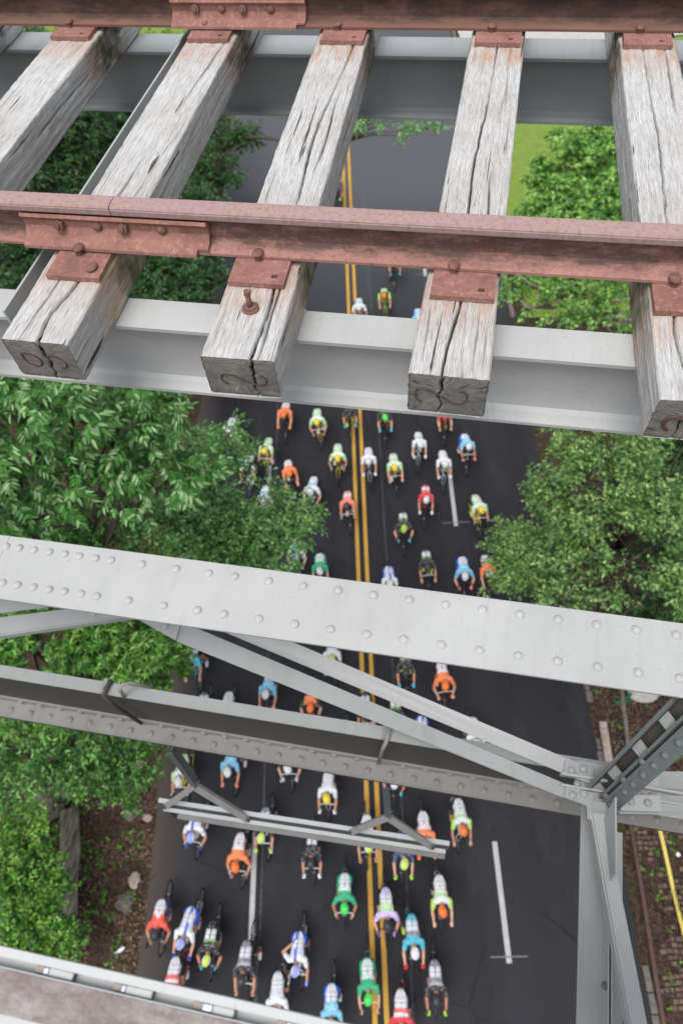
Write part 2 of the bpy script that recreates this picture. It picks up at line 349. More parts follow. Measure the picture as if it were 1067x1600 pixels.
def rust(name, a, b, c, sc=1):
    m = NT(name, .85, .25); P = m.n('ShaderNodeNewGeometry').outputs['Position']
    n1 = m.noise(6*sc, 8, .65, P); n2 = m.noise(60*sc, 6, .7, P); n3 = m.noise(240, 3, .6, P)
    x = m.mix(m.ramp(n1, [(.32, 0), (.68, 1)]), a, b)
    x = m.mix(m.ramp(n2, [(.5, 0), (.66, 1)]), x, c)
    x = m.mix(m.ramp(m.noise(11*sc, 6, .7, P), [(.50, 0), (.66, .6)]), x, (.15, .075, .055)) if name == 'pink_rust' else x
    x = m.mix(m.ramp(n3, [(.66, 0), (.74, .35)]), x, (.6, .4, .34))
    m.col(x); m.bump(m.math('ADD', n2, n3), .0015, .6); return m.m
M['rust'] = rust('pink_rust', (.31, .155, .125), (.21, .097, .076), (.37, .20, .165))
M['rust_top'] = rust('pale_rust_rail_top', (.43, .27, .245), (.36, .21, .19), (.44, .24, .21))
M['rust_dark'] = rust('dark_brown_rust', (.13, .07, .055), (.22, .10, .075), (.30, .16, .11))
M['rust_bolt'] = rust('brown_rust', (.20, .10, .08), (.13, .07, .06), (.27, .13, .10))
M['iron'] = rust('old_dark_iron', (.10, .055, .045), (.06, .04, .035), (.17, .09, .07))

def rail_mat(name, pal, wk_):
    m = NT(name, .85, .25); P = m.n('ShaderNodeNewGeometry').outputs['Position']; s = m.sep(P)
    n1 = m.noise(5, 8, .65, m.map((.5, 1, 1), src=P)); n2 = m.noise(70, 6, .7, P); n3 = m.noise(16, 6, .75, m.map((.35, 1, 1), src=P))
    base = m.mix(m.ramp(n1, [(.35, 0), (.66, 1)]), pal[0], pal[1])
    base = m.mix(m.ramp(n2, [(.5, 0), (.68, .8)]), base, (.17, .085, .07))
    head = m.mix(m.ramp(n2, [(.45, 0), (.7, 1)]), (.34, .24, .222), (.27, .155, .13))
    # pitted grey-brown web band
    zz = m.math('ADD', s[2], m.math('MULTIPLY', m.math('SUBTRACT', n3, .5), .03))
    web = m.math('MULTIPLY', m.ramp(m.math('MULTIPLY_ADD', zz, 10, 13.36), [(.05, 0), (.18, 1)]), m.ramp(n3, [(.36, 0), (.56, 1)]))
    base = m.mix(m.ramp(m.noise(2.6, 6, .7, m.map((1, 3, 3), src=P)), [(.50, 0), (.66, .35)]), base, (.19, .095, .07))
    base = m.mix(m.math('MULTIPLY', web, wk_), base, (.062, .043, .036))
    hm = m.ramp(m.math('MULTIPLY_ADD', s[2], 40, 50.0), [(.15, 0), (.35, 1)])
    m.col(m.mix(hm, base, head)); m.bump(m.math('ADD', n2, n3), .002, .6); return m.m
M['rail'] = rail_mat('rail_rust', ((.38, .20, .165), (.30, .15, .122)), .8)
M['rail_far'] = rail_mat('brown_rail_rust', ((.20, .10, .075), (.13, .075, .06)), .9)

def wood():
    m = NT('weathered_timber', .9, .15); s = m.sep()
    lc = m.co()
    info = m.n('ShaderNodeObjectInfo'); off = m.n('ShaderNodeCombineXYZ'); m.l(m.math('MULTIPLY', info.outputs['Random'], 37), off.inputs[0]); m.l(m.math('MULTIPLY', info.outputs['Random'], 91), off.inputs[1])
    va = m.n('ShaderNodeVectorMath', operation='ADD'); m.l(lc, va.inputs[0]); m.l(off.outputs[0], va.inputs[1]); v = va.outputs[0]
    g1 = m.noise(1, 8, .7, m.map((210, 4.2, 210), src=v), .5); g2 = m.noise(1, 6, .6, m.map((34, 1.1, 34), src=v), .8); big = m.noise(3.0, 5, .6, v)
    fine = m.noise(1, 4, .6, m.map((520, 14, 520), src=v))
    c = m.mix(m.ramp(g1, [(.33, 0), (.60, 1)]), (.40, .398, .39), (.62, .62, .61))
    c = m.mix(m.ramp(big, [(.35, .55), (.62, 0)]), c, (.42, .385, .35))
    c = m.mix(m.ramp(fine, [(.34, .75), (.50, 0)]), c, (.17, .16, .145))
    blotch = m.noise(1, 6, .7, m.map((22, 5.5, 22), src=v), .5)
    c = m.mix(m.ramp(blotch, [(.54, 0), (.70, .5)]), c, (.30, .285, .265))
    crack = m.ramp(g2, [(.29, 1), (.318, 0)])
    cl = m.ramp(m.noise(1, 3, .5, m.map((46, 1.3, 46), (4, 2, 9), src=v), .5), [(.31, 1), (.335, 0)])
    crack = m.math('MAXIMUM', crack, cl)
    at = m.n('ShaderNodeAttribute', attribute_name='crack')
    # rust washed out of the plate, one patch per bearing
    y = s[1]
    rj = m.math('ADD', y, m.math('MULTIPLY', m.math('SUBTRACT', m.noise(1, 5, .6, m.map((40, 6, 40), src=v)), .5), .32))
    near = m.ramp(rj, [(.16, 0), (.29, 1), (.60, 1), (.68, 0)]); 
    far = m.ramp(m.math('SUBTRACT', rj, 1.45), [(.16, 0), (.27, 1), (.5, 1), (.6, 0)])
    st = m.math('MULTIPLY', m.math('MAXIMUM', near, far), m.ramp(m.noise(1, 4, .6, m.map((18, 4, 18), src=v)), [(.38, .08), (.66, .7)]))
    c = m.mix(st, c, (.42, .22, .12))
    # dark mould on the flank below the plate
    side = m.math('MULTIPLY', m.ramp(m.math('ABSOLUTE', s[0]), [(.100, 0), (.105, 1)]), m.math('MAXIMUM', m.ramp(rj, [(.33, 0), (.42, 1), (.62, 1), (.7, 0)]), m.ramp(m.math('SUBTRACT', rj, 1.4), [(.3, 0), (.4, 1), (.62, 1), (.7, 0)])))
    md = m.math('MULTIPLY', side, m.ramp(m.noise(14, 5, .6, v), [(.35, .2), (.6, 1)]))
    c = m.mix(md, c, (.10, .10, .06))
    yel = m.math('MULTIPLY', m.ramp(m.math('ABSOLUTE', s[0]), [(.100, 0), (.105, 1)]), m.ramp(m.noise(9, 4, .6, v), [(.5, 0), (.65, .5)]))
    c = m.mix(m.math('MULTIPLY', yel, m.ramp(rj, [(.1, 0), (.2, 1), (.5, 1), (.6, 0)])), c, (.42, .38, .2))
    c = m.mix(crack, c, (.07, .06, .05))
    c = m.mix(at.outputs['Fac'], c, (.012, .010, .009))
    m.col(c); hgt = m.math('SUBTRACT', m.math('ADD', m.math('MULTIPLY', g1, .7), m.math('MULTIPLY', fine, .4)), m.math('MULTIPLY', crack, 1.6))
    m.bump(hgt, .005, .9); return m.m
M['wood'] = wood()
def endgrain():
    m = NT('tie_end_grain', .9, .15)
    wv = m.n('ShaderNodeTexWave', wave_type='RINGS', rings_direction='Y'); wv.inputs['Scale'].default_value = 55; wv.inputs['Distortion'].default_value = 3; wv.inputs['Detail'].default_value = 3; wv.inputs['Detail Scale'].default_value = 1.5
    m.l(m.map(loc=(.02, 0, .17)), wv.inputs['Vector'])
    s = m.sep(m.map(loc=(.0, 0, .075))); ang = m.math('ARCTAN2', s[0], s[2]); rad = m.math('SQRT', m.math('ADD', m.math('MULTIPLY', s[0], s[0]), m.math('MULTIPLY', s[2], s[2])))
    cv = m.n('ShaderNodeCombineXYZ'); m.l(m.math('MULTIPLY', ang, 5), cv.inputs[0]); m.l(m.math('MULTIPLY', rad, 8), cv.inputs[1])
    info = m.n('ShaderNodeObjectInfo'); m.l(m.math('MULTIPLY', info.outputs['Random'], 50), cv.inputs[2])
    rc = m.noise(1.6, 3, .7, cv.outputs[0])
    c = m.mix(m.ramp(wv.outputs['Fac'], [(.2, 0), (.8, 1)]), (.17, .16, .145), (.27, .255, .23))
    c = m.mix(m.ramp(m.noise(14, 6, .7), [(.35, .6), (.65, 0)]), c, (.08, .075, .068))
    c = m.mix(m.ramp(rc, [(.31, 1), (.36, 0)]), c, (.05, .045, .04))
    c = m.mix(m.ramp(rc, [(.66, 0), (.72, .7)]), c, (.5, .48, .44))
    at = m.n('ShaderNodeAttribute', attribute_name='crack'); c = m.mix(at.outputs['Fac'], c, (.02, .018, .015))
    m.col(c); m.bump(m.math('ADD', rc, m.math('MULTIPLY', wv.outputs['Fac'], .3)), .004, .7); return m.m
M['endgrain'] = endgrain()

def asphalt():
    m = NT('asphalt', .7, .22); s = m.sep(); u = s[0]
    n1 = m.noise(.5, 5, .6, m.map((1, .12, 1))); n2 = m.noise(60, 3, .8); n3 = m.noise(9, 6, .7)
    c = m.mix(m.ramp(n1, [(.3, 0), (.7, 1)]), (.0105, .0108, .014), (.018, .0185, .023))
    c = m.mix(m.ramp(n2, [(.45, 0), (.72, .55)]), c, (.042, .043, .048))
    c = m.mix(m.ramp(n3, [(.6, 0), (.75, .35)]), c, (.034, .034, .036))
    # polished wheel tracks along each lane
    tr = m.math('SINE', m.math('MULTIPLY', u, 3.9)); c = m.mix(m.ramp(m.math('ADD', tr, m.math('MULTIPLY', n1, .8)), [(.8, 0), (1, .25)]), c, (.012, .012, .014))
    # dust along the gutter on each side
    e = m.math('ADD', m.math('MULTIPLY', u, -1), m.math('MULTIPLY', m.math('SUBTRACT', n1, .5), 1.0))
    c = m.mix(m.ramp(m.math('MULTIPLY', e, .1), [(.53, 0), (.62, .8)]), c, (.070, .056, .046))
    uj = m.math('ADD', u, m.math('MULTIPLY', m.math('SUBTRACT', m.noise(.8, 3, .5, m.map((0, .25, 0))), .5), .18))
    for p, wd in ((.42, .016), (-3.33, .022)):
        j = m.ramp(m.math('ABSOLUTE', m.math('SUBTRACT', uj, p)), [(wd*.5, .9), (wd*1.6, 0)])
        c = m.mix(m.math('MULTIPLY', j, m.ramp(n3, [(.4, .25), (.6, 1)])), c, (.10, .10, .10))
    cr = m.n('ShaderNodeTexVoronoi', feature='DISTANCE_TO_EDGE'); cr.inputs['Scale'].default_value = .33; m.l(m.mix(.06, m.co(), m.n('ShaderNodeTexNoise').outputs['Color']), cr.inputs['Vector'])
    c = m.mix(m.math('MULTIPLY', m.ramp(cr.outputs['Distance'], [(.003, .8), (.007, 0)]), m.ramp(m.noise(.35, 3, .5), [(.5, 0), (.62, 1)])), c, (.006, .006, .007))
    c = m.mix(m.ramp(m.noise(16, 2, .5), [(.77, 0), (.79, .7)]), c, (.2, .19, .17))
    c = m.mix(m.ramp(m.noise(.9, 5, .7, m.map((1, .3, 1), (7, 3, 0))), [(.52, 0), (.62, .4)]), c, (.032, .032, .036))
    far_sheen = m.ramp(m.math('MULTIPLY', m.math('ADD', s[1], m.math('MULTIPLY', n3, 2)), .02), [(.40, 0), (.62, 1)])   # glancing sky sheen on the far road, put into its colour
    c = m.mix(m.math('MULTIPLY', far_sheen, .8), c, (.092, .095, .103))
    m.col(c); m.bump(n2, .006, .5); return m.m
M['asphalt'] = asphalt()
def mark(name, c):
    m = NT(name, .7, .3); n = m.noise(25, 6, .7); n2 = m.noise(3, 4, .6)
    x = m.mix(m.ramp(n, [(.34, 1), (.42, 0)]), c, (.05, .05, .05)); x = m.mix(m.ramp(n2, [(.45, 0), (.75, .4)]), x, tuple(k*.6 for k in c)); m.col(x); return m.m
M['yellow'] = mark('yellow_road_paint', (.52, .29, .045)); M['white'] = mark('white_road_paint', (.42, .42, .41)); M['faint'] = mark('faint_road_paint', (.16, .16, .16))
def soil():
    m = NT('leaf_litter_soil', .95, .1); n1 = m.noise(.7, 6, .6); n2 = m.noise(7, 8, .75)
    vo = m.n('ShaderNodeTexVoronoi'); vo.inputs['Scale'].default_value = 17; m.l(m.co(), vo.inputs['Vector'])
    c = m.mix(m.ramp(n2, [(.35, 0), (.62, 1)]), (.024, .016, .012), (.095, .062, .045))
    c = m.mix(m.ramp(m.sep(vo.outputs['Color'])[0], [(.6, 0), (.98, .6)]), c, (.15, .10, .075))
    c = m.mix(m.ramp(n1, [(.48, 0), (.68, .6)]), c, (.045, .06, .02))
    m.col(c); m.bump(m.math('ADD', n2, vo.outputs['Distance']), .08, 1); return m.m
M['soil'] = soil()
def simple(name, c, c2=None, sc=8, rough=.7, b=.0, spec=.3):
    m = NT(name, rough, spec); n = m.noise(sc, 5, .6)
    m.col(m.mix(m.ramp(n, [(.35, 0), (.65, 1)]), c, c2 or tuple(x*.8 for x in c)))
    if b: m.bump(n, b, 1)
    return m.m
M['lawn'] = simple('mown_grass', (.17, .25, .04), (.13, .20, .03), 3, .9, .02)
M['concrete'] = simple('pale_concrete', (.45, .43, .40), (.36, .35, .33), 5, .9, .004)
M['stone'] = simple('grey_stone', (.17, .15, .13), (.09, .08, .07), 9, .9, .02)
M['palestone'] = simple('pale_stone', (.36, .30, .25), (.22, .18, .15), 7, .9, .01)
M['log'] = None
M['bark'] = simple('tree_bark', (.11, .085, .065), (.055, .045, .035), 14, .95, .03)
M['palebark'] = simple('pale_branch_bark', (.32, .27, .21), (.2, .17, .13), 14, .95, .02)
M['wplank'] = None
def logm():
    m = NT('old_log_wood', .95, .1); n = m.noise(1, 7, .7, m.map((12, 1.2, 12)), .5)
    m.col(m.mix(m.ramp(n, [(.38, 0), (.62, 1)]), (.08, .07, .055), (.36, .32, .26))); m.bump(n, .04, 1); return m.m
M['log'] = logm()
def cobble():
    m = NT('cobble_stone', .9, .2); i = m.n('ShaderNodeNewGeometry').outputs['Random Per Island']; n = m.noise(20, 5, .7)
    c = m.ramp(i, [(0, (.085, .06, .048)), (.35, (.13, .09, .07)), (.7, (.17, .12, .095)), (1, (.20, .12, .085))])
    m.col(m.mix(m.ramp(n, [(.4, 0), (.65, .6)]), c, (.06, .055, .035))); m.bump(n, .01, 1); return m.m
M['cobble'] = cobble()
def leaf(name, dark, mid, light, rough=.42, trans=.25):
    m = NT(name, rough, .45); g = m.n('ShaderNodeNewGeometry'); P = g.outputs['Position']
    i = g.outputs['Random Per Island']; big = m.noise(1.1, 4, .6, P); sm = m.noise(5, 3, .6, P)
    f = m.math('ADD', m.math('MULTIPLY', m.math('POWER', i, 1.6), .55), m.math('MULTIPLY', m.math('ADD', big, sm), .44))
    c = m.ramp(f, [(.40, dark), (.66, mid), (.95, light)])
    m.col(c); tr = m.n('ShaderNodeBsdfTranslucent'); m.l(m.mix(.5, c, light), tr.inputs[0])
    ms = m.n('ShaderNodeMixShader'); ms.inputs[0].default_value = trans
    m.l(m.b.outputs[0], ms.inputs[1]); m.l(tr.outputs[0], ms.inputs[2]); m.l(ms.outputs[0], m.t.nodes['Material Output'].inputs[0]); return m.m
def flat(name, c, rough=.55, spec=.3, metal=0):
    if name in M: return M[name]
    m = NT(name, rough, spec, metal); n = m.noise(30, 3, .6); m.col(m.mix(m.ramp(n, [(.3, 0), (.7, 1)]), tuple(x*.85 for x in c), c)); M[name] = m.m; return m.m

# ---------------------------------------------------------------- setting: ground, road, lawn
def vnoise(P, s, seed=0):
    out = np.empty(len(P))
    for i, p in enumerate(P): out[i] = mn.noise(Vector((p[0]*s+seed, p[1]*s, seed*1.7)))
    return out
def ground():
    def ax(lo, hi, c, n, far):
        a = np.linspace(lo, hi, n); return np.concatenate([-far[::-1]+lo, a, far+hi])
    far = np.array([4, 12, 30, 80, 200, 600.])
    us = ax(-16, 16, 0, 100, far); vs_ = ax(-8, 50, 0, 170, far)
    uu, vv = np.meshgrid(us, vs_, indexing='ij'); P = np.stack([uu.ravel(), vv.ravel()], 1)
    d = np.maximum(0, np.abs(P[:, 0]+.2)-6.15); k = np.clip(d/1.2, 0, 1)
    h = -.03 + k*(.10*vnoise(P, 1.3, 1)+.25*vnoise(P, .35, 3)+.04*vnoise(P, 4, 9)) + np.where(P[:, 0] < 0, np.clip(d, 0, 6)*.10, 0)
    lawnk = (P[:, 0] > 6.4) & (P[:, 1] > 21); h = np.where(lawnk, -.06, h)
    cob = (P[:, 0] > 5.9) & (P[:, 0] < 9) & (P[:, 1] < 5.5); h = np.where(cob, -.06, h)
    V = np.column_stack([P, h]); nu, nv = len(us), len(vs_)
    i = np.arange(nu*nv).reshape(nu, nv); F = np.stack([i[:-1, :-1], i[1:, :-1], i[1:, 1:], i[:-1, 1:]], -1).reshape(-1, 4)
    tag(link('ground', np_mesh('ground', V, F, True), M['soil'], mw=ROADM), kind='structure')
ground()
def sheet(name, u0, u1, v0, v1, h, mat, th=0.0, edge=0, nv=60):
    bm = bmesh.new(); L = []; Rr_ = []
    for i in range(nv+1):
        v = v0+(v1-v0)*i/nv; e0 = edge*mn.noise(Vector((v*.9, u0, 3))); e1 = edge*mn.noise(Vector((v*.9, u1, 7)))
        L.append(bm.verts.new((u0+e0, v, h))); Rr_.append(bm.verts.new((u1+e1, v, h)))
    for i in range(nv): bm.faces.new((L[i], Rr_[i], Rr_[i+1], L[i+1]))
    return link(name, from_bm(bm, name), mat, mw=ROADM)
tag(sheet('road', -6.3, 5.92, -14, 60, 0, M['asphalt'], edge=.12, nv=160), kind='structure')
tag(sheet('road_marking', -.57, -.45, -14, 60, .004, M['yellow'], nv=1), kind='structure')
tag(sheet('road_marking', -.29, -.17, -14, 60, .004, M['yellow'], nv=1), kind='structure')
for k in range(-1, 4):
    tag(sheet('road_marking', 2.72, 2.85, -.49+12.15*k, 2.17+12.15*k, .004, M['white'], nv=1), kind='structure')
    tag(sheet('road_marking', 2.35, 3.25, -.375+12.15*k, -.345+12.15*k, .008, M['faint'], nv=1), kind='structure')
for v in (-.1, 12.05, 24.2): tag(sheet('road_marking', -3.60, -3.47, v, v+2.66, .004, M['white'], nv=1), kind='structure')
tag(sheet('lawn', 6.7, 40, 21, 41.5, 0.0, M['lawn'], edge=.3), kind='structure')
tag(sheet('driveway', 6.3, 40, 41.6, 46, .02, M['concrete'], edge=.05), kind='structure')
tag(sheet('far_lawn', 6.3, 60, 46.1, 75, .0, M['lawn'], edge=.3), kind='structure')
tag(sheet('far_verge', -60, -7.2, 38, 75, .9, M['lawn'], edge=.5), kind='structure')
bm = bmesh.new(); box(bm, (5.94, 21, -.05), (6.12, 60, .13), .02)
tag(link('kerb', from_bm(bm), M['stone'], mw=ROADM), kind='structure')
# low rough stone edging beside the road on the right
v = -6
while v < 14:
    L = random.uniform(.25, .6)
    if (v < -.2 or v > 3.2) and random.random() < .75:
        bm = bmesh.new(); box(bm, (-.07+random.uniform(-.03, .02), -L/2, -.13), (.07+random.uniform(-.02, .03), L/2-.03, random.uniform(-.05, .02)), .025)
        for q in bm.verts: q.co += Vector((mn.noise(q.co*9+Vector((v, 0, 0))), mn.noise(q.co*9+Vector((0, v, 3))), mn.noise(q.co*9+Vector((5, 0, v)))))*.02
        o = link('edging_stone', from_bm(bm), M['stone'], mw=ROADM @ Matrix.Translation((5.97, v+L/2, .05))); tag(o, 'rough grey stone set along the right edge of the road', 'edging stone', 'edging stones on the right road edge')
    v += L
# cobbles
bm = bmesh.new(); v = -4.5
while v < 3.1:
    u = 6.2 + random.uniform(-.02, .02)
    while u < 8.4:
        wu = random.uniform(.10, .17)
        if random.random() > .12+2.2*max(0, mn.noise(Vector((u*1.3, v*1.0, 2)))+.02)+(.6 if u < 6.35 else 0):
            du = .02*mn.noise(Vector((v*2, u, 3))); dv = .03*mn.noise(Vector((u*2, v, 6))); box(bm, (u+du, v+dv, -.06), (u+du+wu-.02, v+dv+.10+random.uniform(-.018, .01), random.uniform(-.045, .02)), .018)
        u += wu
    v += .125
o = link('cobble_paving', from_bm(bm), M['cobble'], mw=ROADM); tag(o, kind='stuff', label='worn brown cobbles sunk in soil beside the road', cat='cobbles')

# ---------------------------------------------------------------- trees
def ortho(X, Z):
    X = X/np.linalg.norm(X, axis=1, keepdims=True); Z = Z - (Z*X).sum(1, keepdims=True)*X; Z /= np.linalg.norm(Z, axis=1, keepdims=True)+1e-9
    return X, np.cross(Z, X), Z
def leaflet(base, dx, ln, wd, droop, quads=2):
    """one leaf blade: base point, direction in xy (unit), length, width"""
    dx = np.array([dx[0], dx[1], 0.]); n = np.array([-dx[1], dx[0], 0.]); z = np.array([0, 0, 1.])
    b = np.array(base, float)
    f = lambda t, s, zz: b+dx*ln*t+n*wd*s+z*(zz-droop*t*t*ln)
    if quads == 2:
        return [f(0, 0, 0), f(.3, .45, .12*wd), f(.7, .36, .10*wd), f(1, 0, 0), f(.7, -.36, .10*wd), f(.3, -.45, .12*wd)], [(0, 3, 2, 1), (0, 5, 4, 3)]
    return [f(0, 0, 0), f(.5, .5, .05*wd), f(1, 0, -.05*wd), f(.5, -.5, .05*wd)], [(0, 3, 2, 1)]
def pinnate(L, pairs, ll, lw, quads=2, ang=62):
    V, F = [], []
    for k in range(pairs):
        t = (.22+.72*k/pairs)*L; s = (.8+.2*math.sin(math.pi*(k+.5)/pairs))
        for sg in (-1, 1):
            a = R(ang-18*k/pairs)*sg; v, f = leaflet((t, 0, 0), (math.cos(a), math.sin(a)), ll*s, lw*s, .25, quads)
            F += [tuple(i+len(V) for i in q) for q in f]; V += v
    v, f = leaflet((L, 0, 0), (1, 0), ll, lw, .25, quads); F += [tuple(i+len(V) for i in q) for q in f]; V += v
    V = np.array(V); V[:, 2] -= .35*(V[:, 0]/L)**2*L*.5; return V, np.array(F)
def twig(L, n, ll, lw, quads=1, spread=.5, seed=0):
    rs = np.random.default_rng(seed); V, F = [], []
    for k in range(n):
        t = (.1+.9*k/n)*L; a = (1 if k % 2 else -1)*rs.uniform(.4, 1.2)
        v, f = leaflet((0, 0, 0), (math.cos(a), math.sin(a)), ll*rs.uniform(.75, 1.15), lw*rs.uniform(.8, 1.1), .2, quads)
        v = np.array(v); r = rs.uniform(-spread, spread); c, s_ = math.cos(r), math.sin(r)
        v = v @ np.array([[1, 0, 0], [0, c, s_], [0, -s_, c]]); v += (t, rs.uniform(-.12, .12)*L, rs.uniform(-.1, .1)*L)
        F += [tuple(i+len(V) for i in q) for q in f]; V += list(v)
    return np.array(V), np.array(F)
def rosette(n, ll, lw, quads=2, seed=0):
    rs = np.random.default_rng(seed); V, F = [], []
    for k in range(n):
        a = 2*math.pi*k/n*.8-2.4+rs.uniform(-.15, .15)
        v, f = leaflet((0, 0, 0), (math.cos(a), math.sin(a)), ll*rs.uniform(.8, 1.1), lw, .35, quads)
        v = np.array(v); v[:, 2] += rs.uniform(0, .02)
        F += [tuple(i+len(V) for i in q) for q in f]; V += list(v)
    return np.array(V), np.array(F)
def crown(blobs, tmpls, count, shell=.6, jit=.35, gap=.0, seed=1, upz=1.0, hang=.25, subs=14, sr=.42, rs_=.88):
    """each blob is a knot of smaller leaf clumps set on its surface, with open air between"""
    rs = np.random.default_rng(seed); VV, FF = [], []; base = 0
    for bx_, by_, bz_, r0_ in blobs:
        r = r0_*rs_; K = max(4, int(subs*(1 if r > .6 else .6)))
        cd = rs.normal(size=(K, 3)); cd[:, 2] = np.abs(cd[:, 2])*.9-.35; cd /= np.linalg.norm(cd, axis=1, keepdims=True)
        cr = r*sr*rs.uniform(.55, 1.25, K); cc = np.array([bx_, by_, bz_])+cd*(r*rs.uniform(.35, .85, K))[:, None]*np.array([1, 1, .8])
        n = int(count*r*r); wgt = cr**2/np.sum(cr**2); which = rs.choice(K, n, p=wgt)
        d = rs.normal(size=(n, 3)); d[:, 2] += .25; d /= np.linalg.norm(d, axis=1, keepdims=True)
        rad = cr[which]*(shell+(1-shell)*rs.random(n)**.6)*(1+.35*(rs.random(n)**6))
        Pp = cc[which]+d*rad[:, None]*np.array([1, 1, .7])
        if gap:
            g = np.array([mn.noise(Vector(p)*.95)+.6*mn.noise(Vector(p)*2.3) for p in Pp]); k = g > -.55+gap*1.3; Pp, d = Pp[k], d[k]
        n = len(Pp)
        if not n: continue
        a = d*np.array([1, 1, .35])+rs.normal(size=(n, 3))*.45; a[:, 2] -= hang
        X, Y, Z = ortho(a, np.array([0, 0, upz])+d*.5+rs.normal(size=(n, 3))*jit)
        sc = rs.uniform(.7, 1.2, n); ti = rs.integers(0, len(tmpls), n)
        for q, (TV, TF) in enumerate(tmpls):
            m = ti == q; c = int(m.sum())
            if not c: continue
            B = np.stack([X[m], Y[m], Z[m]], 1)*sc[m][:, None, None]
            V = (TV[None] @ B) + Pp[m][:, None]; k = len(TV)
            FF.append((TF[None]+(np.arange(c)*k)[:, None, None]+base).reshape(-1, TF.shape[1])); VV.append(V.reshape(-1, 3)); base += c*k
    return np.concatenate(VV), np.concatenate(FF)
def limbs(bm, blobs, foot, r0, n=3, bend=.25, seed=3, sub=.022):
    rs = random.Random(seed); foot = Vector(foot); c = sum((Vector(b[:3]) for b in blobs), Vector())/len(blobs)
    zt = min(b[2] for b in blobs)
    mid = foot.lerp(Vector((c.x, c.y, zt)), .75); mid.z = foot.z+(c.z-foot.z)*.62
    pts = [foot.lerp(mid, t)+Vector((rs.uniform(-.15, .15), rs.uniform(-.15, .15), 0))*(0 < t < 1) for t in (0, .25, .5, .75, 1)]
    tube(bm, pts, [r0*1.25, r0, r0*.9, r0*.8, r0*.7], 10)
    for b in blobs:
        e = Vector(b[:3]); m1 = mid.lerp(e, .5)+Vector((rs.uniform(-1, 1), rs.uniform(-1, 1), rs.uniform(0, 1)))*bend
        tube(bm, [mid, mid.lerp(m1, .5)+Vector((0, 0, .1)), m1, e], [r0*.55, r0*.4, r0*.3, r0*.14], 7)
        for k in range(n):
            d = Vector((rs.gauss(0, 1), rs.gauss(0, 1), rs.gauss(.2, .6))).normalized()*b[3]*.85
            s_ = m1.lerp(e, rs.uniform(.3, 1)); tube(bm, [s_, s_+d*.5+Vector((0, 0, -.04)), s_+d], [sub, sub*.7, sub*.25], 5)
def tree(name, key, foot, r0, tmpls, count, mat, label, cat='tree', group=None, bark='bark', n=3, sub=.022, **kw):
    root = empty(name, foot); blobs = TREES[key]
    V, F = crown(blobs, tmpls, count, **kw); V = V-np.array(foot)
    link('crown', np_mesh('crown', V, F, False), mat, root)
    bm = bmesh.new(); limbs(bm, blobs, foot, r0, n=n, sub=sub)
    for v in bm.verts: v.co -= Vector(foot)
    link('trunk', from_bm(bm, 'trunk', True), M[bark], root)
    tag(root, label, cat, group); return root
LA = leaf('ash_leaf', (.026, .12, .014), (.09, .27, .045), (.36, .55, .26), .32, .15)
LB = leaf('locust_leaf', (.03, .12, .018), (.095, .26, .045), (.30, .50, .18), .38, .15)
LC = leaf('linden_leaf', (.022, .10, .01), (.08, .24, .025), (.28, .48, .11), .4, .18)
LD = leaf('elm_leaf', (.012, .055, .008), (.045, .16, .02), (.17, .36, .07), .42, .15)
LE = leaf('shrub_leaf', (.02, .09, .008), (.07, .22, .018), (.24, .44, .06), .4, .18)
LF = leaf('maple_leaf', (.03, .11, .014), (.11, .28, .035), (.32, .54, .12), .4, .18)
LG = leaf('hornbeam_leaf', (.022, .075, .013), (.09, .20, .04), (.32, .47, .14), .42, .15)
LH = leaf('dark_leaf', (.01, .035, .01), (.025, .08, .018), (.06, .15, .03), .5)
ash_t = [pinnate(.20, 3, .115, .044), pinnate(.16, 3, .12, .046, ang=55), pinnate(.22, 4, .105, .04)]
tw = lambda ll, lw, q=1, n=9, L=.32: [twig(L, n, ll, lw, q, .6, s) for s in (1, 2, 3)]
GZ = lambda u, v, h=.3: tuple(W(u, v, h))
tree('ash_tree', 'ash', GZ(-11.5, 8), .22, ash_t, 300, LA, 'leafy green tree with long feathery leaflets below the first timber tie', group='trees left of the road', seed=5, jit=.3, hang=.4, gap=.14, n=4, subs=10, sr=.38)
tree('locust_tree', 'locust', GZ(-8.5, 7), .2, tw(.07, .04, 2, 9, .28), 520, LB, 'green tree with small rounded leaves whose tip reaches over the road left of the riders', group='trees left of the road', seed=6, shell=.5, gap=.06)
tree('linden_tree', 'linden', GZ(-9.5, 4.5), .2, [rosette(6, .11, .042, 2, 1), rosette(7, .12, .04, 2, 2), rosette(5, .10, .045, 2, 3)], 900, LC, 'bright green tree with starry leaf clusters between the riveted chord and second girder', group='trees left of the road', seed=7, shell=.5, gap=.24, sr=.36, upz=1.1)
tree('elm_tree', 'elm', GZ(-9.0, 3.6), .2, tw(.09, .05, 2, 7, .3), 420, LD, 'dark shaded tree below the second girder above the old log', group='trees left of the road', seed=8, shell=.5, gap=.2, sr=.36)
tree('shrub', 'shrub', GZ(-10.2, 1.0), .06, tw(.085, .06, 1, 8, .25), 620, LE, 'bright green bush by the bottom left railing next to the log', 'shrub', seed=9, shell=.6, gap=.05)
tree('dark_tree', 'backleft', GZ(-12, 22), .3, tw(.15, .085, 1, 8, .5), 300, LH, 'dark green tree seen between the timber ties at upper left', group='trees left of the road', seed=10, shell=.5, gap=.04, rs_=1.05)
tree('overhanging_branch', 'overhang', TREES['backleft'][7][:3], .05, tw(.09, .055, 1, 8, .3), 420, LB, 'small leafy bough hanging over the road below the far stringer', 'branch', seed=11, shell=.3, gap=.1)
tree('maple_tree', 'maple', GZ(13, 30), .25, [rosette(5, .19, .10, 1, s) for s in (1, 2, 3)], 330, LF, 'bright yellow green tree on the lawn between the fourth and fifth ties', group='trees right of the road', seed=12, shell=.6, gap=.15, subs=16, sr=.34)
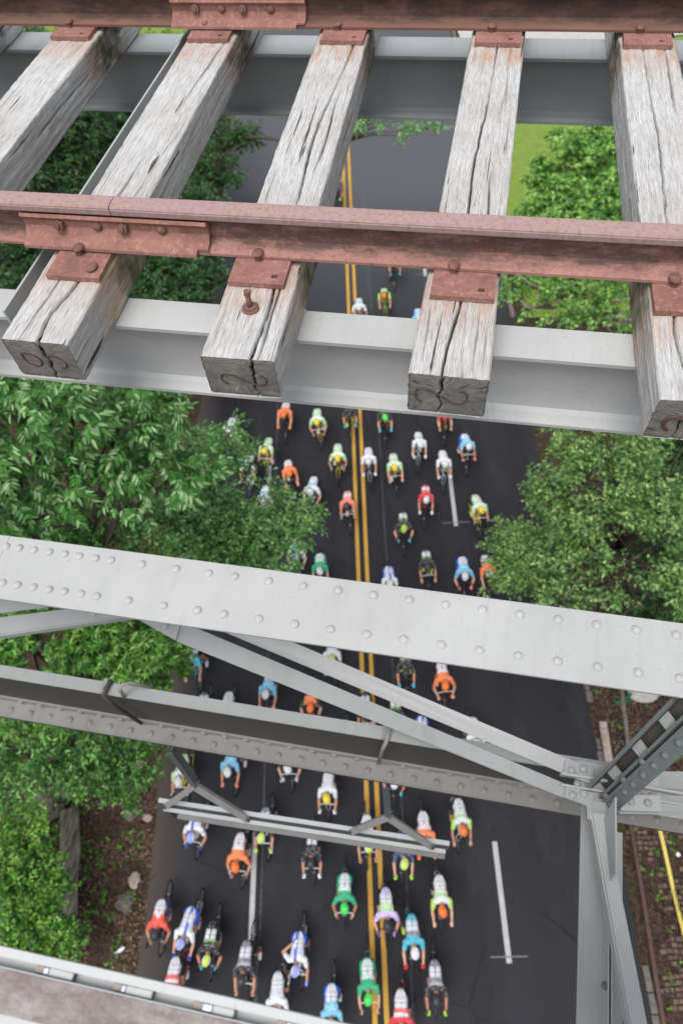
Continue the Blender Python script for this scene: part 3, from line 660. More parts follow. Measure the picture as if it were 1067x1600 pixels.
tree('beech_tree', 'beech', GZ(10.5, 20), .2, tw(.15, .085, 1, 7, .4), 190, LF, 'light green tree with bare pale branches between near rail and stringer', group='trees right of the road', seed=13, shell=.5, gap=.34, bark='palebark', n=7, sub=.05, subs=9, sr=.38)
tree('hornbeam_tree', 'hornbeam', GZ(9.0, 10), .2, tw(.10, .055, 1, 9, .36), 330, LG, 'broad green tree with fine leaves right of the road under the fifth tie', group='trees right of the road', seed=14, shell=.5, gap=.42, n=7, subs=9, sr=.36)
tree('young_tree', 'sapling', GZ(6.6, 9.2), .06, tw(.08, .045, 1, 9, .28), 520, LG, 'small olive green tree leaning over the right road edge above the chord', group='trees right of the road', seed=15, shell=.4, gap=.12, n=5, sub=.015)
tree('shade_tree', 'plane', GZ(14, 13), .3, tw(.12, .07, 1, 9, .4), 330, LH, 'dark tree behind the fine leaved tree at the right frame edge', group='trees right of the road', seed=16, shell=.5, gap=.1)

# ---------------------------------------------------------------- left verge: log, stones, litter, weeds
bm = bmesh.new()
tube(bm, [W(-8.15, 0.7, .35), W(-8.25, 1.4, .5), W(-8.3, 2.2, .55), W(-8.45, 3.2, .7)], [.22, .26, .27, .24], 16, flat=.7)
o = link('fallen_log', from_bm(bm, 'fallen_log', True), M['log']); tag(o, 'grey rotting log lying on the soil beside the green bush', 'log')
def stone(u, v, r, mat, label, sx=1, h=None, group='stones on the left verge'):
    bm = bmesh.new(); bmesh.ops.create_icosphere(bm, subdivisions=3, radius=1)
    k = random.random()*99
    for p in bm.verts:
        d = p.co.copy(); f = 1+.5*mn.noise(d*1.1+Vector((k, 0, 0)))+.22*mn.noise(d*2.6+Vector((0, k, 0))); d = Vector([round(q*2.6)/2.6*.45+q*.55 for q in d]); p.co = Vector((d.x*r*sx, d.y*r, d.z*r*.6))*f
    m = RM(u, v, (h if h is not None else .05), random.uniform(0, 180))
    o = link('stone', from_bm(bm, 'stone', False), mat, mw=m); tag(o, label, 'stone', group); return o
stone(-6.66, 1.5, .15, M['palestone'], 'pale brown stone alone at the left road edge beside the soil', 1.4)
stone(-6.85, 1.0, .19, M['stone'], 'dark grey stone just below the pale brown one', 1.3)
stone(-6.5, 3.0, .13, M['palestone'], 'small pale stone near the rail end of the hanging bracket', .8)
stone(-7.2, 3.9, .2, M['stone'], 'flat grey stone under the tree beside the upper soil bank', 1.3)
stone(-6.9, 4.4, .16, M['palestone'], 'light stone half under the tree leaves above the soil', 1.2)
stone(-7.0, 3.1, .17, M['stone'], 'mid grey stone in the cluster on the soil bank', 1.2)
stone(-8.9, 3.9, .34, M['stone'], 'large brown rock in shade above the log end', 1.5, .5)
stone(-9.4, 3.2, .4, M['stone'], 'broad flat rock in shade left of the log', 1.5, .4)
stone(-9.0, 4.6, .3, M['stone'], 'squat rock under the dark tree above the log', 1.3, .5)
stone(-6.35, 8.9, .14, M['stone'], 'small rock at the left road edge in tree shade', 1.2)
bm = bmesh.new(); bmesh.ops.create_uvsphere(bm, u_segments=12, v_segments=8, radius=1)
for p in bm.verts: p.co = Vector((p.co.x*.05, p.co.y*.11, max(p.co.z, -.3)*.045))
bmesh.ops.create_cone(bm, cap_ends=True, segments=10, radius1=.02, radius2=.018, depth=.05, matrix=Matrix.Translation((0, .12, .01)) @ Matrix.Rotation(R(90), 4, 'X'))
o = link('water_bottle', from_bm(bm, 'b', True), flat('white_plastic', (.8, .8, .82)), mw=RM(-6.78, -.03, .1, 60)); tag(o, 'small white bottle dropped on the brown soil at lower left', 'bottle')
def scatter(name, n, area, tv, mat, label, cat, hh=0.0):
    VV, FF = [], []; base = 0; TV, TF = tv; c = 0
    us_ = rng.uniform(area[0], area[1], n); vv_ = rng.uniform(area[2], area[3], n)
    for u, v in zip(us_, vv_):
        if mn.noise(Vector((u*.9, v*.9, 5))) < -.25: continue
        d = max(0, abs(u+.2)-6.15); k = min(1, d/1.2)
        h = -.03+k*(.10*mn.noise(Vector((u*1.3+1, v*1.3, 1.7)))+.25*mn.noise(Vector((u*.35+3, v*.35, 5.1)))+.04*mn.noise(Vector((u*4+9, v*4, 15.3))))+(min(d, 6)*.1 if u < 0 else 0)+.02+hh
        a = rng.uniform(0, 6.28); tl = rng.normal(0, .5, 3); X = np.array([math.cos(a), math.sin(a), tl[0]*.5])
        x, y, z = ortho(X[None], (np.array([0, 0, 1.])+tl*.6)[None]); s = rng.uniform(.6, 1.3)
        VV.append(TV*s @ np.stack([x[0], y[0], z[0]])+(u, v, h)); FF.append(TF+base); base += len(TV)
    o = link(name, np_mesh(name, np.concatenate(VV), np.concatenate(FF)), mat, mw=ROADM); tag(o, label, cat, kind='stuff'); return o
ml = NT('dead_leaf', .8, .2); ii = ml.n('ShaderNodeNewGeometry').outputs['Random Per Island']
ml.col(ml.ramp(ii, [(0, (.04, .024, .016)), (.5, (.11, .07, .047)), (.9, (.19, .13, .095)), (1, (.34, .25, .18))])); M['dead'] = ml.m
scatter('leaf_litter', 15000, (-10.5, -6.2, -1.5, 6), (np.array([(-.04, 0, 0), (-.005, -.018, .012), (.042, .003, 0), (.004, .02, .008)]), np.array([(0, 1, 2, 3)])), M['dead'], 'brown dead leaves scattered over the left verge', 'leaf litter')
scatter('leaf_litter', 9000, (6.15, 9.5, 3.0, 12), (np.array([(-.04, 0, 0), (-.005, -.018, .012), (.042, .003, 0), (.004, .02, .008)]), np.array([(0, 1, 2, 3)])), M['dead'], 'brown dead leaves scattered on the right verge', 'leaf litter')
wt = twig(.16, 7, .07, .035, 1, .8, 4)
scatter('weeds', 420, (-9.2, -6.6, -1.5, 4.5), wt, LE, 'small green weeds sprouting through the left soil', 'weeds', .04)
scatter('weeds', 260, (6.2, 9.5, -3, 12), wt, LE, 'small green weeds sprouting through the right soil', 'weeds', .04)

# right verge: pipes, caution tape, timber, poles
bm = bmesh.new(); tube(bm, [W(6.34, 3.2, .12), W(6.27, 1.2, .1), W(6.16, -.6, .1), W(6.02, -3.2, .1)], .055, 12)
o = link('rusty_pipe', from_bm(bm), M['iron']); tag(o, 'long dark rusty pipe lying on cobbles beside the road', 'pipe')
bm = bmesh.new(); tube(bm, [W(6.75, 7.2, 1.0), W(6.42, 4.0, .9)], .055, 12); tube(bm, [W(6.62, 6.2, 0), W(6.62, 6.2, 1.0)], .045, 10)
o = link('grey_pole', from_bm(bm), M['stone']); tag(o, 'slanting grey pole on the right verge under the riveted chord', 'pole')
bm = bmesh.new(); n = 40; prev = None
for i in range(n+1):
    v = 3.0-4.6*i/n; s_ = .03*math.sin(i*.25); tw_ = .25*math.sin(i*.16); c = W(6.92+.006*math.sin(i*.2), v, .42+s_*.5)
    a = bm.verts.new(c-U*.042*math.cos(tw_)-N*.05*math.sin(tw_)); b = bm.verts.new(c+U*.042*math.cos(tw_)+N*.05*math.sin(tw_))
    if prev: bm.faces.new((prev[0], prev[1], b, a))
    prev = (a, b)
tape = link('barrier_tape', from_bm(bm), flat('yellow_tape', (.60, .47, .09), .4)); tag(tape, 'yellow barrier tape with black printing stretched over the cobbles', 'tape')
def text_mesh(s, size):
    cu = bpy.data.curves.new('t', 'FONT'); cu.body = s; cu.size = size; cu.align_x = 'CENTER'; cu.align_y = 'CENTER'; cu.extrude = .001
    o = bpy.data.objects.new('t', cu); COL.objects.link(o); dg = bpy.context.evaluated_depsgraph_get(); me = bpy.data.meshes.new_from_object(o.evaluated_get(dg)); bpy.data.objects.remove(o); return me
me = text_mesh('POLICE LINE', .085)
tm = Matrix((-G, U, N)).transposed().to_4x4()
for v in (.75, -.7):
    t2 = tm.copy(); t2.translation = W(6.93, v, .462); q = link('lettering', me, flat('black_ink', (.02, .02, .02)), mw=t2); q.parent = tape
bm = bmesh.new(); tube(bm, [(0, 0, 0), (0, 0, .55)], .05, 12); tube(bm, [(0, 0, .55), (0, 0, .68)], .052, 12); tube(bm, [(-.25, 0, .02), (.25, .05, .02)], .04, 6)
o = link('marker_post', from_bm(bm), flat('green_post_paint', (.02, .14, .07)), mw=RM(6.9, 5.7, 0)); tag(o, 'short dark green marker post beside the grey pole', 'post')
bm = bmesh.new(); box(bm, (-.1, -.9, 0), (.1, .9, .12), .01)
o = link('timber_plank', from_bm(bm), M['palestone'], mw=RM(6.1, 4.2, .1, 3)); tag(o, 'short brown plank at the right road edge near the bracing joint', 'plank')
bm = bmesh.new()
bmesh.ops.create_icosphere(bm, subdivisions=3, radius=.3)
for p in bm.verts: p.co.z *= .4; p.co.x *= 1.5
o = link('pale_slab', from_bm(bm, 's', True), M['concrete'], mw=RM(7.5, 5.9, .05)); tag(o, 'pale rounded slab on the soil under the right end of the chord', 'slab')
o = stone(7.35, 1.75, .05, flat('litter_white', (.8, .8, .8)), 'small white paper ball beside the yellow tape', 1, .1, None); o.name = 'paper_ball'; o['category'] = 'litter'

# ---------------------------------------------------------------- bridge: ties
ZT = -1.363
def make_tie(x0a, x1a, y0, x0b, x1b, y1, crack, seed, label):
    """near-end edges at y0 and far-end edges at y1, all on the tie plane"""
    wn = (x1a-x0a); cxn = (x0a+x1a)/2; cxf = (x0b+x1b)/2; L = 3.70-y0; w = .214
    ang = math.atan2(-(cxf-cxn), y1-y0)
    T = .152; hw = w/2; rad = .006
    ring = []; k = 88; ks = 26
    for i in range(k): ring.append((-hw+rad+(w-2*rad)*i/(k-1), 0, 0, 1))
    ring.append((hw-rad*.3, -rad*.3, .7, .7))
    for i in range(ks): ring.append((hw, -rad-(T-2*rad)*i/(ks-1), 1, 0))
    for i in range(8): ring.append((hw-rad-(w-2*rad)*i/7, -T, 0, -1))
    for i in range(ks): ring.append((-hw, -T+rad+(T-2*rad)*i/(ks-1), -1, 0))
    ring.append((-hw+rad*.3, -rad*.3, -.7, .7))
    rg = np.array(ring); m = len(rg); ny = 330; ys = np.concatenate([np.linspace(0, .6, 120), np.linspace(.6, L, ny-120+1)[1:]])
    V = np.zeros((ny, m, 3)); C = np.zeros((ny, m))
    nz = lambda x, y, z: mn.noise(Vector((x, y, z)))
    for j, y in enumerate(ys):
        xs = sum(a*math.exp(-((y-b)/c)**2) for a, b, c in crack['bumps'])+crack['x']+crack['lean']*y + .004*nz(y*4, seed, 0)+.0035*nz(y*16, seed, 4)
        amp = crack['amp'](y); cw = crack['w']*.62*(.35+.65*amp)*(1+.4*nz(y*30, seed, 8))
        xs2 = crack.get('x2', 9)+.01*nz(y*5, seed, 30)+crack['lean']*y*1.1; amp2 = max(0, nz(y*2.2, seed, 55)+.25)
        x3 = [-.08+.01*nz(y*4, seed, 71), .06+.012*nz(y*4, seed, 77), .085+.01*nz(y*3, seed, 80)]
        for i in range(m):
            px, pz, nx_, nz_ = rg[i]
            s = (px*3 if nz_ else pz*3)
            g = .0016*nz(s*55, y*5, seed)+.0028*nz(s*14, y*1.6, seed+5)+.0010*nz(s*130, y*12, seed+9)+.0015*nz(s*9, y*30, seed+2)
            if abs(nx_) > .5 and abs(nz_) > .5: g -= .004*abs(nz(y*7, seed, 3))+.003*max(0, nz(y*25, seed, 6))
            dpt = 0
            if nz_ > .9:
                d = abs(px-xs); c = math.exp(-(d/(cw))**2)*amp; dpt = .035*c; C[j, i] = max(0, min(1, (c-.3)*3))
                d2 = abs(px-xs2); c2 = math.exp(-(d2/.0028)**2)*min(1, amp2*1.6); dpt += .012*c2; C[j, i] = max(C[j, i], c2*.9)
                for q, xx in enumerate(x3):
                    a3 = max(0, nz(y*3.1, seed+q*7, 91)-.05)*2.2; c3 = math.exp(-((px-xx)/.0022)**2)*min(1, a3); dpt += .006*c3; C[j, i] = max(C[j, i], c3*.7)
            elif abs(nx_) > .9:
                zz = -T*.45+.02*nz(y*2, seed, 12)+crack['slope']*(y-.3); a = max(0, nz(y*1.8, seed, 15)+.2); c = math.exp(-((pz-zz)/.0025)**2)*min(1, a*2); dpt = .008*c; C[j, i] = c*.75
            V[j, i] = (px+nx_*(g-dpt), y, pz+nz_*(g-dpt))
    idx = np.arange(ny*m).reshape(ny, m); nxt = np.roll(idx, -1, 1)
    F = np.stack([idx[:-1], nxt[:-1], nxt[1:], idx[1:]], -1).reshape(-1, 4)
    Vv = V.reshape(-1, 3); me = np_mesh('tie', Vv, F[:, ::-1], True)
    at = me.attributes.new('crack', 'FLOAT', 'POINT'); at.data.foreach_set('value', C.ravel().astype(np.float32))
    rm = Matrix.Translation((cxn, y0, ZT)) @ Matrix.Rotation(ang, 4, 'Z')
    root = link('wooden_tie', me, M['wood'], mw=rm); tag(root, label, 'railway tie', 'wooden ties across the stringers')
    # end cap
    a, b = 96, 46; gx = np.linspace(-hw+.0015, hw-.0015, a); gz = np.linspace(-T+.0015, -.0015, b); V = []; C = []
    xs0 = crack['x']+.004*nz(0, seed, 0)+.0035*nz(0, seed, 4)+sum(p*math.exp(-(q/c)**2) for p, q, c in crack['bumps'])
    for x in gx:
        for z in gz:
            xc = xs0+.010*nz(z*30, seed, 44)+.003*nz(z*110, seed, 45); am = max(.25, 1+z/T*.75) if crack['endfull'] else max(0, 1+z/(T*.7))
            c = math.exp(-((x-xc)/(crack['w']*.7*(.3+.7*am)))**2)*min(1, am*1.6)*min(1, crack['amp'](0)*1.3)
            edge = min(hw-abs(x), -z, z+T); rd = .004*math.exp(-edge/.004)
            V.append((x, rd+.03*c-.0015*nz(x*60, z*60, seed), z+(-.02*c if z > -.006 else 0))); C.append(min(1, c*1.5))
    ii = np.arange(a*b).reshape(a, b); F = np.stack([ii[:-1, :-1], ii[1:, :-1], ii[1:, 1:], ii[:-1, 1:]], -1).reshape(-1, 4)
    me = np_mesh('cap', V, F, True); at = me.attributes.new('crack', 'FLOAT', 'POINT'); at.data.foreach_set('value', np.array(C, np.float32))
    e = link('end_grain', me, M['endgrain'], root)
    return root
def amp_fn(pts):
    ys, a = zip(*pts); return lambda y: float(np.interp(y, ys, a))
TIES = [
 (-2.56, -2.346, 1.29, -2.56, -2.346, 3.1, dict(x=.02, lean=0, w=.004, amp=amp_fn([(0, .5), (2.4, .3)]), bumps=[], slope=0, endfull=True), 3, 'weathered timber tie whose corner shows at the far upper left'),
 (-1.985, -1.771, 1.29, -1.945, -1.731, 3.12, dict(x=-.02, lean=.01, w=.003, amp=amp_fn([(0, .5), (1, .15), (2.4, .3)]), bumps=[], slope=0, endfull=True), 13, 'weathered timber tie leftmost in view, running off the left edge'),
 (-1.336, -1.122, 1.29, -1.313, -1.10, 3.178, dict(x=.015, lean=.06, w=.0075, amp=amp_fn([(0, 1), (.25, .9), (.36, .5), (.45, .15), (1.2, .2), (2.4, .2)]), bumps=[(-.018, .12, .1)], slope=.02, endfull=True, x2=-.05), 23, 'weathered tie with a wide split end beside the steel angle'),
 (-.722, -.502, 1.29, -.745, -.530, 3.12, dict(x=.035, lean=.0, w=.006, amp=amp_fn([(0, 1), (.15, .8), (.3, .9), (.6, .3), (1.0, .9), (1.5, .4), (2.4, .8)]), bumps=[(.012, .2, .15), (-.02, 1.1, .3), (.02, 1.8, .3)], slope=-.02, endfull=True, x2=.06), 33, 'weathered tie carrying the upright loose bolt near its end'),
 (-.133, .084, 1.29, -.099, .103, 3.12, dict(x=-.018, lean=.012, w=.0048, amp=amp_fn([(0, .75), (.2, 1), (.35, .7), (.8, .9), (1.2, .8), (1.5, .3), (1.9, .7), (2.4, .3)]), bumps=[(.018, .3, .12), (-.012, 1.0, .25)], slope=.0, endfull=True, x2=.035), 43, 'weathered tie with the full curly iron on its end, fourth across'),
 (.509, .725, 1.275, .474, .69, 3.17, dict(x=-.03, lean=.005, w=.0045, amp=amp_fn([(0, .9), (.3, .8), (.5, .3), (1.1, .9), (1.6, .5), (2.4, .2)]), bumps=[(-.02, .25, .12), (.01, 1.2, .3)], slope=.0, endfull=True, x2=.05), 53, 'weathered tie rightmost in view, cut by the right edge'),
]
TIEO = [make_tie(*t) for t in TIES]
def s_iron(parent, pts, r=.0022):
    bm = bmesh.new(); P = [Vector(p) for p in pts]; Q = []
    for i in range(len(P)-1):
        p0, p1, p2, p3 = P[max(i-1, 0)], P[i], P[i+1], P[min(i+2, len(P)-1)]
        for k in range(6):
            t = k/6; Q.append(.5*((2*p1)+(p2-p0)*t+(2*p0-5*p1+4*p2-p3)*t*t+(3*p1-p0-3*p2+p3)*t**3))
    Q.append(P[-1]); tube(bm, Q, r, 8); link('anti_split_iron', from_bm(bm, 'iron', True), M['iron'], parent)
def S(cx_, cz, s=1, fl=1):
    base = [(-.062, -.030), (-.075, -.022), (-.082, -.006), (-.076, .008), (-.060, .013), (-.030, .006), (0, -.008), (.030, -.022), (.058, -.024), (.072, -.010), (.072, .006), (.060, .016), (.050, .012)]
    return [(cx_+x*s*.92, -.0025, cz+z*s*1.25*fl) for x, z in base]
s_iron(TIEO[4], S(-.012, -.070))
s_iron(TIEO[3], S(.01, -.075, .95, .8))
s_iron(TIEO[5], S(.0, -.075, .95), .0055)
s_iron(TIEO[2], [(-.075+.062, -.0025, -.07)] and [(-.068, -.0025, -.055), (-.06, -.0025, -.088), (-.03, -.0025, -.1), (-.012, -.0025, -.085), (-.02, -.0025, -.06), (-.045, -.0025, -.05), (-.068, -.0025, -.055)])
s_iron(TIEO[2], [(.02, -.0025, -.06), (.03, -.0025, -.05), (.05, -.0025, -.055), (.07, -.0025, -.075), (.062, -.0025, -.095), (.045, -.0025, -.098)])
# upright loose bolt on the third tie
def hexbolt(bm, c, ax, r=.014, h=.012, seg=6, dome=False):
    ax = Vector(ax).normalized(); q = ax.to_track_quat('Z', 'Y').to_matrix().to_4x4(); q.translation = Vector(c)
    g = bmesh.new()
    if dome:
        bmesh.ops.create_uvsphere(g, u_segments=14, v_segments=8, radius=r)
        for v in g.verts: v.co.z = max(v.co.z, -.002)*.75
        for f in g.faces: f.smooth = True
    else:
        bmesh.ops.create_cone(g, cap_ends=True, segments=seg, radius1=r, radius2=r*.96, depth=h, matrix=Matrix.Translation((0, 0, h/2)))
    merge(bm, g, q)
bm = bmesh.new(); bx_, by_ = -.622, 1.492
hexbolt(bm, (bx_, by_, ZT), (0, 0, 1), .027, .005, 20); hexbolt(bm, (bx_, by_, ZT+.005), (0, 0, 1), .020, .006, 8); tube(bm, [(bx_, by_, ZT+.006), (bx_-.002, by_+.004, ZT+.05)], .0085, 10); hexbolt(bm, (bx_-.002, by_+.004, ZT+.048), (0, 0, 1), .0105, .014, 8)
o = obj('upright_bolt', bm, M['rust_bolt']); tag(o, 'rusty bolt with washer standing upright on the third tie end', 'bolt')

# ---------------------------------------------------------------- rails, plates, spikes
def rail_prof(yc, zb):
    h = .131; a = [(-.060, 0), (-.060, .009), (-.024, .020), (-.0085, .030), (-.0075, .088), (-.012, .094), (-.0325, .101), (-.0335, .122), (-.028, .129), (-.018, h)]
    return [(yc+y, zb+z) for y, z in a]+[(yc-y, zb+z) for y, z in a[::-1]]
ZB = -1.343; YN, YF = 1.752, 3.235
def rail_thing(yc, xs, label, mt='rail'):
    root = empty('steel_rail', (xs[0][0], yc, ZB)); tag(root, label, 'rail', 'rusty rails on the ties')
    for x0, x1 in xs:
        bm = extx(rail_prof(yc, ZB), x0, x1, 30)
        bmesh.ops.bevel(bm, geom=[e for e in bm.edges if abs(e.verts[0].co.x-e.verts[1].co.x) > .01 and max(v.co.z for v in e.verts) > ZB+.1], offset=.003, segments=2, affect='EDGES')
        for v in bm.verts: v.co -= Vector(root.location)
        link('rail_bar', from_bm(bm), M[mt], root)
    return root
rn = rail_thing(YN, [(-4.2, -1.1015), (-1.0985, 3.2)], 'rusty rail crossing the middle of the ties, the nearer rail with the joint')
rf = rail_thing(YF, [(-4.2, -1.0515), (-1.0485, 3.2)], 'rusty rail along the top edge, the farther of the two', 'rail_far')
def splice(root, yc, x0, x1, boltx, sgn=-1):
    pr_ = [(yc-.011, ZB+.083), (yc-.030, ZB+.094), (yc-.038, ZB+.086), (yc-.027, ZB+.070), (yc-.026, ZB+.050), (yc-.040, ZB+.030), (yc-.079, ZB+.013), (yc-.081, ZB+.004), (yc-.070, ZB+.003), (yc-.066, ZB+.012), (yc-.02, ZB+.024), (yc-.011, ZB+.04)]
    bm = bmesh.new(); bm = extx(pr_, x0, x1-.035, 8)
    g = extx([p for p in pr_[:6]]+[(yc-.060, ZB+.022), (yc-.061, ZB+.015), (yc-.02, ZB+.024), (yc-.011, ZB+.04)], x1-.035, x1, 1); merge(bm, g)
    for v in bm.verts: v.co -= Vector(root.location)
    sp = link('splice_bar', from_bm(bm), M['rust'], root)
    for k, x in enumerate(boltx):
        bm = bmesh.new()
        if k % 2 == 0:
            hexbolt(bm, (x, yc-.027, ZB+.060), (0, -1, .25), .0185, .018, 6); hexbolt(bm, (x, yc-.043, ZB+.064), (0, -1, .25), .009, .010, 10)
        else: hexbolt(bm, (x, yc-.027, ZB+.060), (0, -1, .25), .017, .01, 12, True)
        for v in bm.verts: v.co -= Vector(root.location)
        link('bolt', from_bm(bm), M['rust_bolt'], sp)
splice(rn, YN, -1.415, -.80, (-1.29, -1.165, -1.075, -.95))
splice(rf, YF, -1.39, -.80, (-1.28, -1.165, -1.07, -.95))
def plate(x0, x1, y0, y1, holes, spikes, rot, label):
    c = Vector(((x0+x1)/2, (y0+y1)/2, ZT+.0015)); root = empty('tie_plate', c); root.rotation_euler.z = R(rot); tag(root, label, 'tie plate', 'rusty tie plates under the rails')
    w_, d_ = x1-x0, y1-y0; bm = bmesh.new(); T_ = .0165
    xs = sorted({-w_/2, w_/2}|{h[0]-.009 for h in holes}|{h[0]+.009 for h in holes}); ysl = sorted({-d_/2, d_/2}|{h[1]-.008 for h in holes}|{h[1]+.008 for h in holes})
    def inhole(cx_, cy_): return any(abs(cx_-h[0]) < .008 and abs(cy_-h[1]) < .007 for h in holes)
    for a, b in zip(xs, xs[1:]):
        for c_, d in zip(ysl, ysl[1:]):
            if not inhole((a+b)/2, (c_+d)/2): box(bm, (a, c_, 0), (b, d, T_))
    bmesh.ops.remove_doubles(bm, verts=bm.verts[:], dist=1e-5)
    dup = {}
    for f in bm.faces: dup.setdefault(tuple(sorted(v.index for v in f.verts)), []).append(f)
    bm.verts.index_update(); dup = {}
    for f in bm.faces: dup.setdefault(tuple(sorted(v.index for v in f.verts)), []).append(f)
    bmesh.ops.delete(bm, geom=[f for l in dup.values() if len(l) > 1 for f in l], context='FACES')
    link('plate', from_bm(bm), M['rust'], root)
    for (sx, sy, hz) in spikes:
        bm = bmesh.new(); box(bm, (sx-.008, sy-.008, -.002), (sx+.008, sy+.008, hz), .001)
        g = bmesh.new(); bmesh.ops.create_uvsphere(g, u_segments=14, v_segments=8, radius=1)
        for v in g.verts: v.co = Vector((sx+v.co.x*.018, sy+.008+v.co.y*.024, hz+.004+max(v.co.z, -.35)*.010+v.co.y*-.002))
        for f in g.faces: f.smooth = True
        merge(bm, g); link('spike', from_bm(bm), M['rust_bolt'], root)
PH = [( .055, -.10)]
for (x0, x1, lab, hx, extra, rot) in [
    (-1.297, -1.120, 'rusty tie plate with two spikes under the near rail joint', -.015, True, 0),
    (-.715, -.542, 'rusty tie plate on the third tie under the near rail', -.015, False, .5),
    (-.105, .078, 'rusty tie plate on the fourth tie under the near rail', -.035, False, -.5),
    (.508, .69, 'rusty tie plate on the fifth tie under the near rail, at the right edge', -.035, False, 1)]:
    y0, y1 = (1.556 if extra else 1.583), 1.90; d = y1-y0; yl = -d/2
    plate(x0, x1, y0, y1, [(.052, yl+.035)] if not extra else [], [(hx, yl+.105-(0 if extra else .0), .032)]+([(.052, yl+.035, .018)] if extra else []), rot, lab)
for (x0, x1, lab) in [(-1.935, -1.755, 'rusty tie plate on the second tie under the far rail'), (-1.30, -1.12, 'rusty tie plate under the far rail splice bar'), (-.722, -.54, 'rusty tie plate on the third tie under the far rail'), (-.088, .096, 'rusty tie plate on the fourth tie under the far rail'), (.487, .668, 'rusty tie plate on the fifth tie under the far rail'), (-2.55, -2.36, 'rusty tie plate under the far rail at the upper left corner')]:
    y0, y1 = 3.085, 3.40; d = y1-y0; yl = -d/2
    plate(x0, x1, y0, y1, [(.05, yl+.03)], [(-.03, yl+.09, .03)], 0, lab)

# ---------------------------------------------------------------- stringers
def ibeam(yc, zt, h, wt, wb, tf, tw_, x0, x1):
    a = wt/2; b = wb/2; t = tw_/2; zb = zt-h; f = .012
    return extx([(yc-a, zt), (yc-a, zt-tf), (yc-t-f, zt-tf-.002), (yc-t, zt-tf-f), (yc-t, zb+tf+f), (yc-t-f*1.5, zb+tf+.004), (yc-b, zb+tf), (yc-b, zb), (yc+b, zb), (yc+b, zb+tf), (yc+t, zb+tf+f), (yc+t, zt-tf-f), (yc+a, zt-tf), (yc+a, zt)], x0, x1, 1)
o = obj('stringer', ibeam(1.602, ZT-.153, .305, .134, .134, .013, .010, -5.5, 4), M['steel']); tag(o, 'grey steel beam under the near ends of the ties', 'steel beam', 'stringers carrying the ties')
o = obj('stringer', ibeam(3.43, ZT-.153, .29, .18, .15, .013, .010, -5.5, 4), M['steel_far_shaded']); tag(o, 'grey steel beam under the far ends of the ties', 'steel beam', 'stringers carrying the ties')
bm = bmesh.new(); a0, a1 = Vector((-1.425, 1.447, 0)), Vector((-1.375, 3.6, 0)); t = (a1-a0).normalized(); s_ = Vector((t.y, -t.x, 0)); zb = ZT-.150
slab(bm, [a0+Vector((0, 0, zb)), a0+s_*.082+Vector((0, 0, zb)), a1+s_*.082+Vector((0, 0, zb)), a1+Vector((0, 0, zb))], (0, 0, .008))
slab(bm, [a0+Vector((0, 0, zb+.009)), a0+s_*.008+Vector((0, 0, zb+.009)), a1+s_*.008+Vector((0, 0, zb+.009)), a1+Vector((0, 0, zb+.009))], (0, 0, .10))
o = obj('steel_angle', bm, M['steel_mid']); tag(o, 'grey steel angle laid across the stringers beside the split tie', 'steel angle')

# ---------------------------------------------------------------- riveted chord
def rivet_mesh(r, hh):
    bm = bmesh.new(); bmesh.ops.create_uvsphere(bm, u_segments=18, v_segments=12, radius=r)
    bmesh.ops.delete(bm, geom=[v for v in bm.verts if v.co.z < -.001], context='VERTS')
    for v in bm.verts: v.co.z = v.co.z*hh/r
    return from_bm(bm, 'rivet', True)
RV1 = rivet_mesh(.0195, .0145); RV1.materials.append(M['steel'])
RV2 = rivet_mesh(.019, .013); RV2.materials.append(M['steel_worn_shaded']); RV3 = rivet_mesh(.018, .013); RV3.materials.append(M['steel_mid']); RV4 = rivet_mesh(.016, .012); RV4.materials.append(M['steel_blue_shaded'])
def rivet(root, me, p, n=(0, 0, 1)):
    q = Vector(n).to_track_quat('Z', 'Y').to_matrix().to_4x4(); q.translation = Vector(p)-root.matrix_world.translation
    o = bpy.data.objects.new('rivet', me); COL.objects.link(o); o.parent = root; o.matrix_local = q @ Matrix.Rotation(random.random()*6, 4, 'Z') @ Matrix.Diagonal((random.uniform(.95, 1.05), random.uniform(.95, 1.05), random.uniform(.85, 1.1), 1))
def local(bm, root):
    bpy.context.view_layer.update()
    for v in bm.verts: v.co -= root.matrix_world.translation
g1 = empty('riveted_chord', (0, 1.1, -2.6)); bpy.context.view_layer.update()
tag(g1, 'wide pale grey riveted girder crossing the picture below the ties', 'girder')
for x0, x1 in ((-4, -1.9275), (-1.9255, 3)):
    bm = bmesh.new(); box(bm, (x0, .952, -2.612), (x1, 1.255, -2.600 if x0 < -3 else -2.5985), .0015); local(bm, g1); link('cover_plate', from_bm(bm), M['steel'], g1)
for x0, x1 in ((-4, -1.08), (-1.078, 3)):
    bm = bmesh.new(); box(bm, (x0, .956, -2.624), (x1, 1.251, -2.6125), .001); local(bm, g1); link('under_plate', from_bm(bm), M['steel_mid'], g1)
for yy in (1.09, 1.205):
    bm = bmesh.new(); box(bm, (-4, yy, -2.93), (3, yy+.014, -2.6245)); local(bm, g1); link('side_channel', from_bm(bm), M['steel_mid'], g1)
rx_ = [-2.14, -2.07, -1.995, -1.921, -1.856, -1.785, -1.709, -1.634, -1.564, -1.487, -1.413, -1.268, -1.111, -.962, -.845, -.694]; x = -.542
while x < 1.6: rx_.append(x); x += .1495
for x in rx_: rivet(g1, RV1, (x, 1.200, -2.599)); rivet(g1, RV1, (x-(.0 if x > -1.2 else .0), 1.024, -2.599))

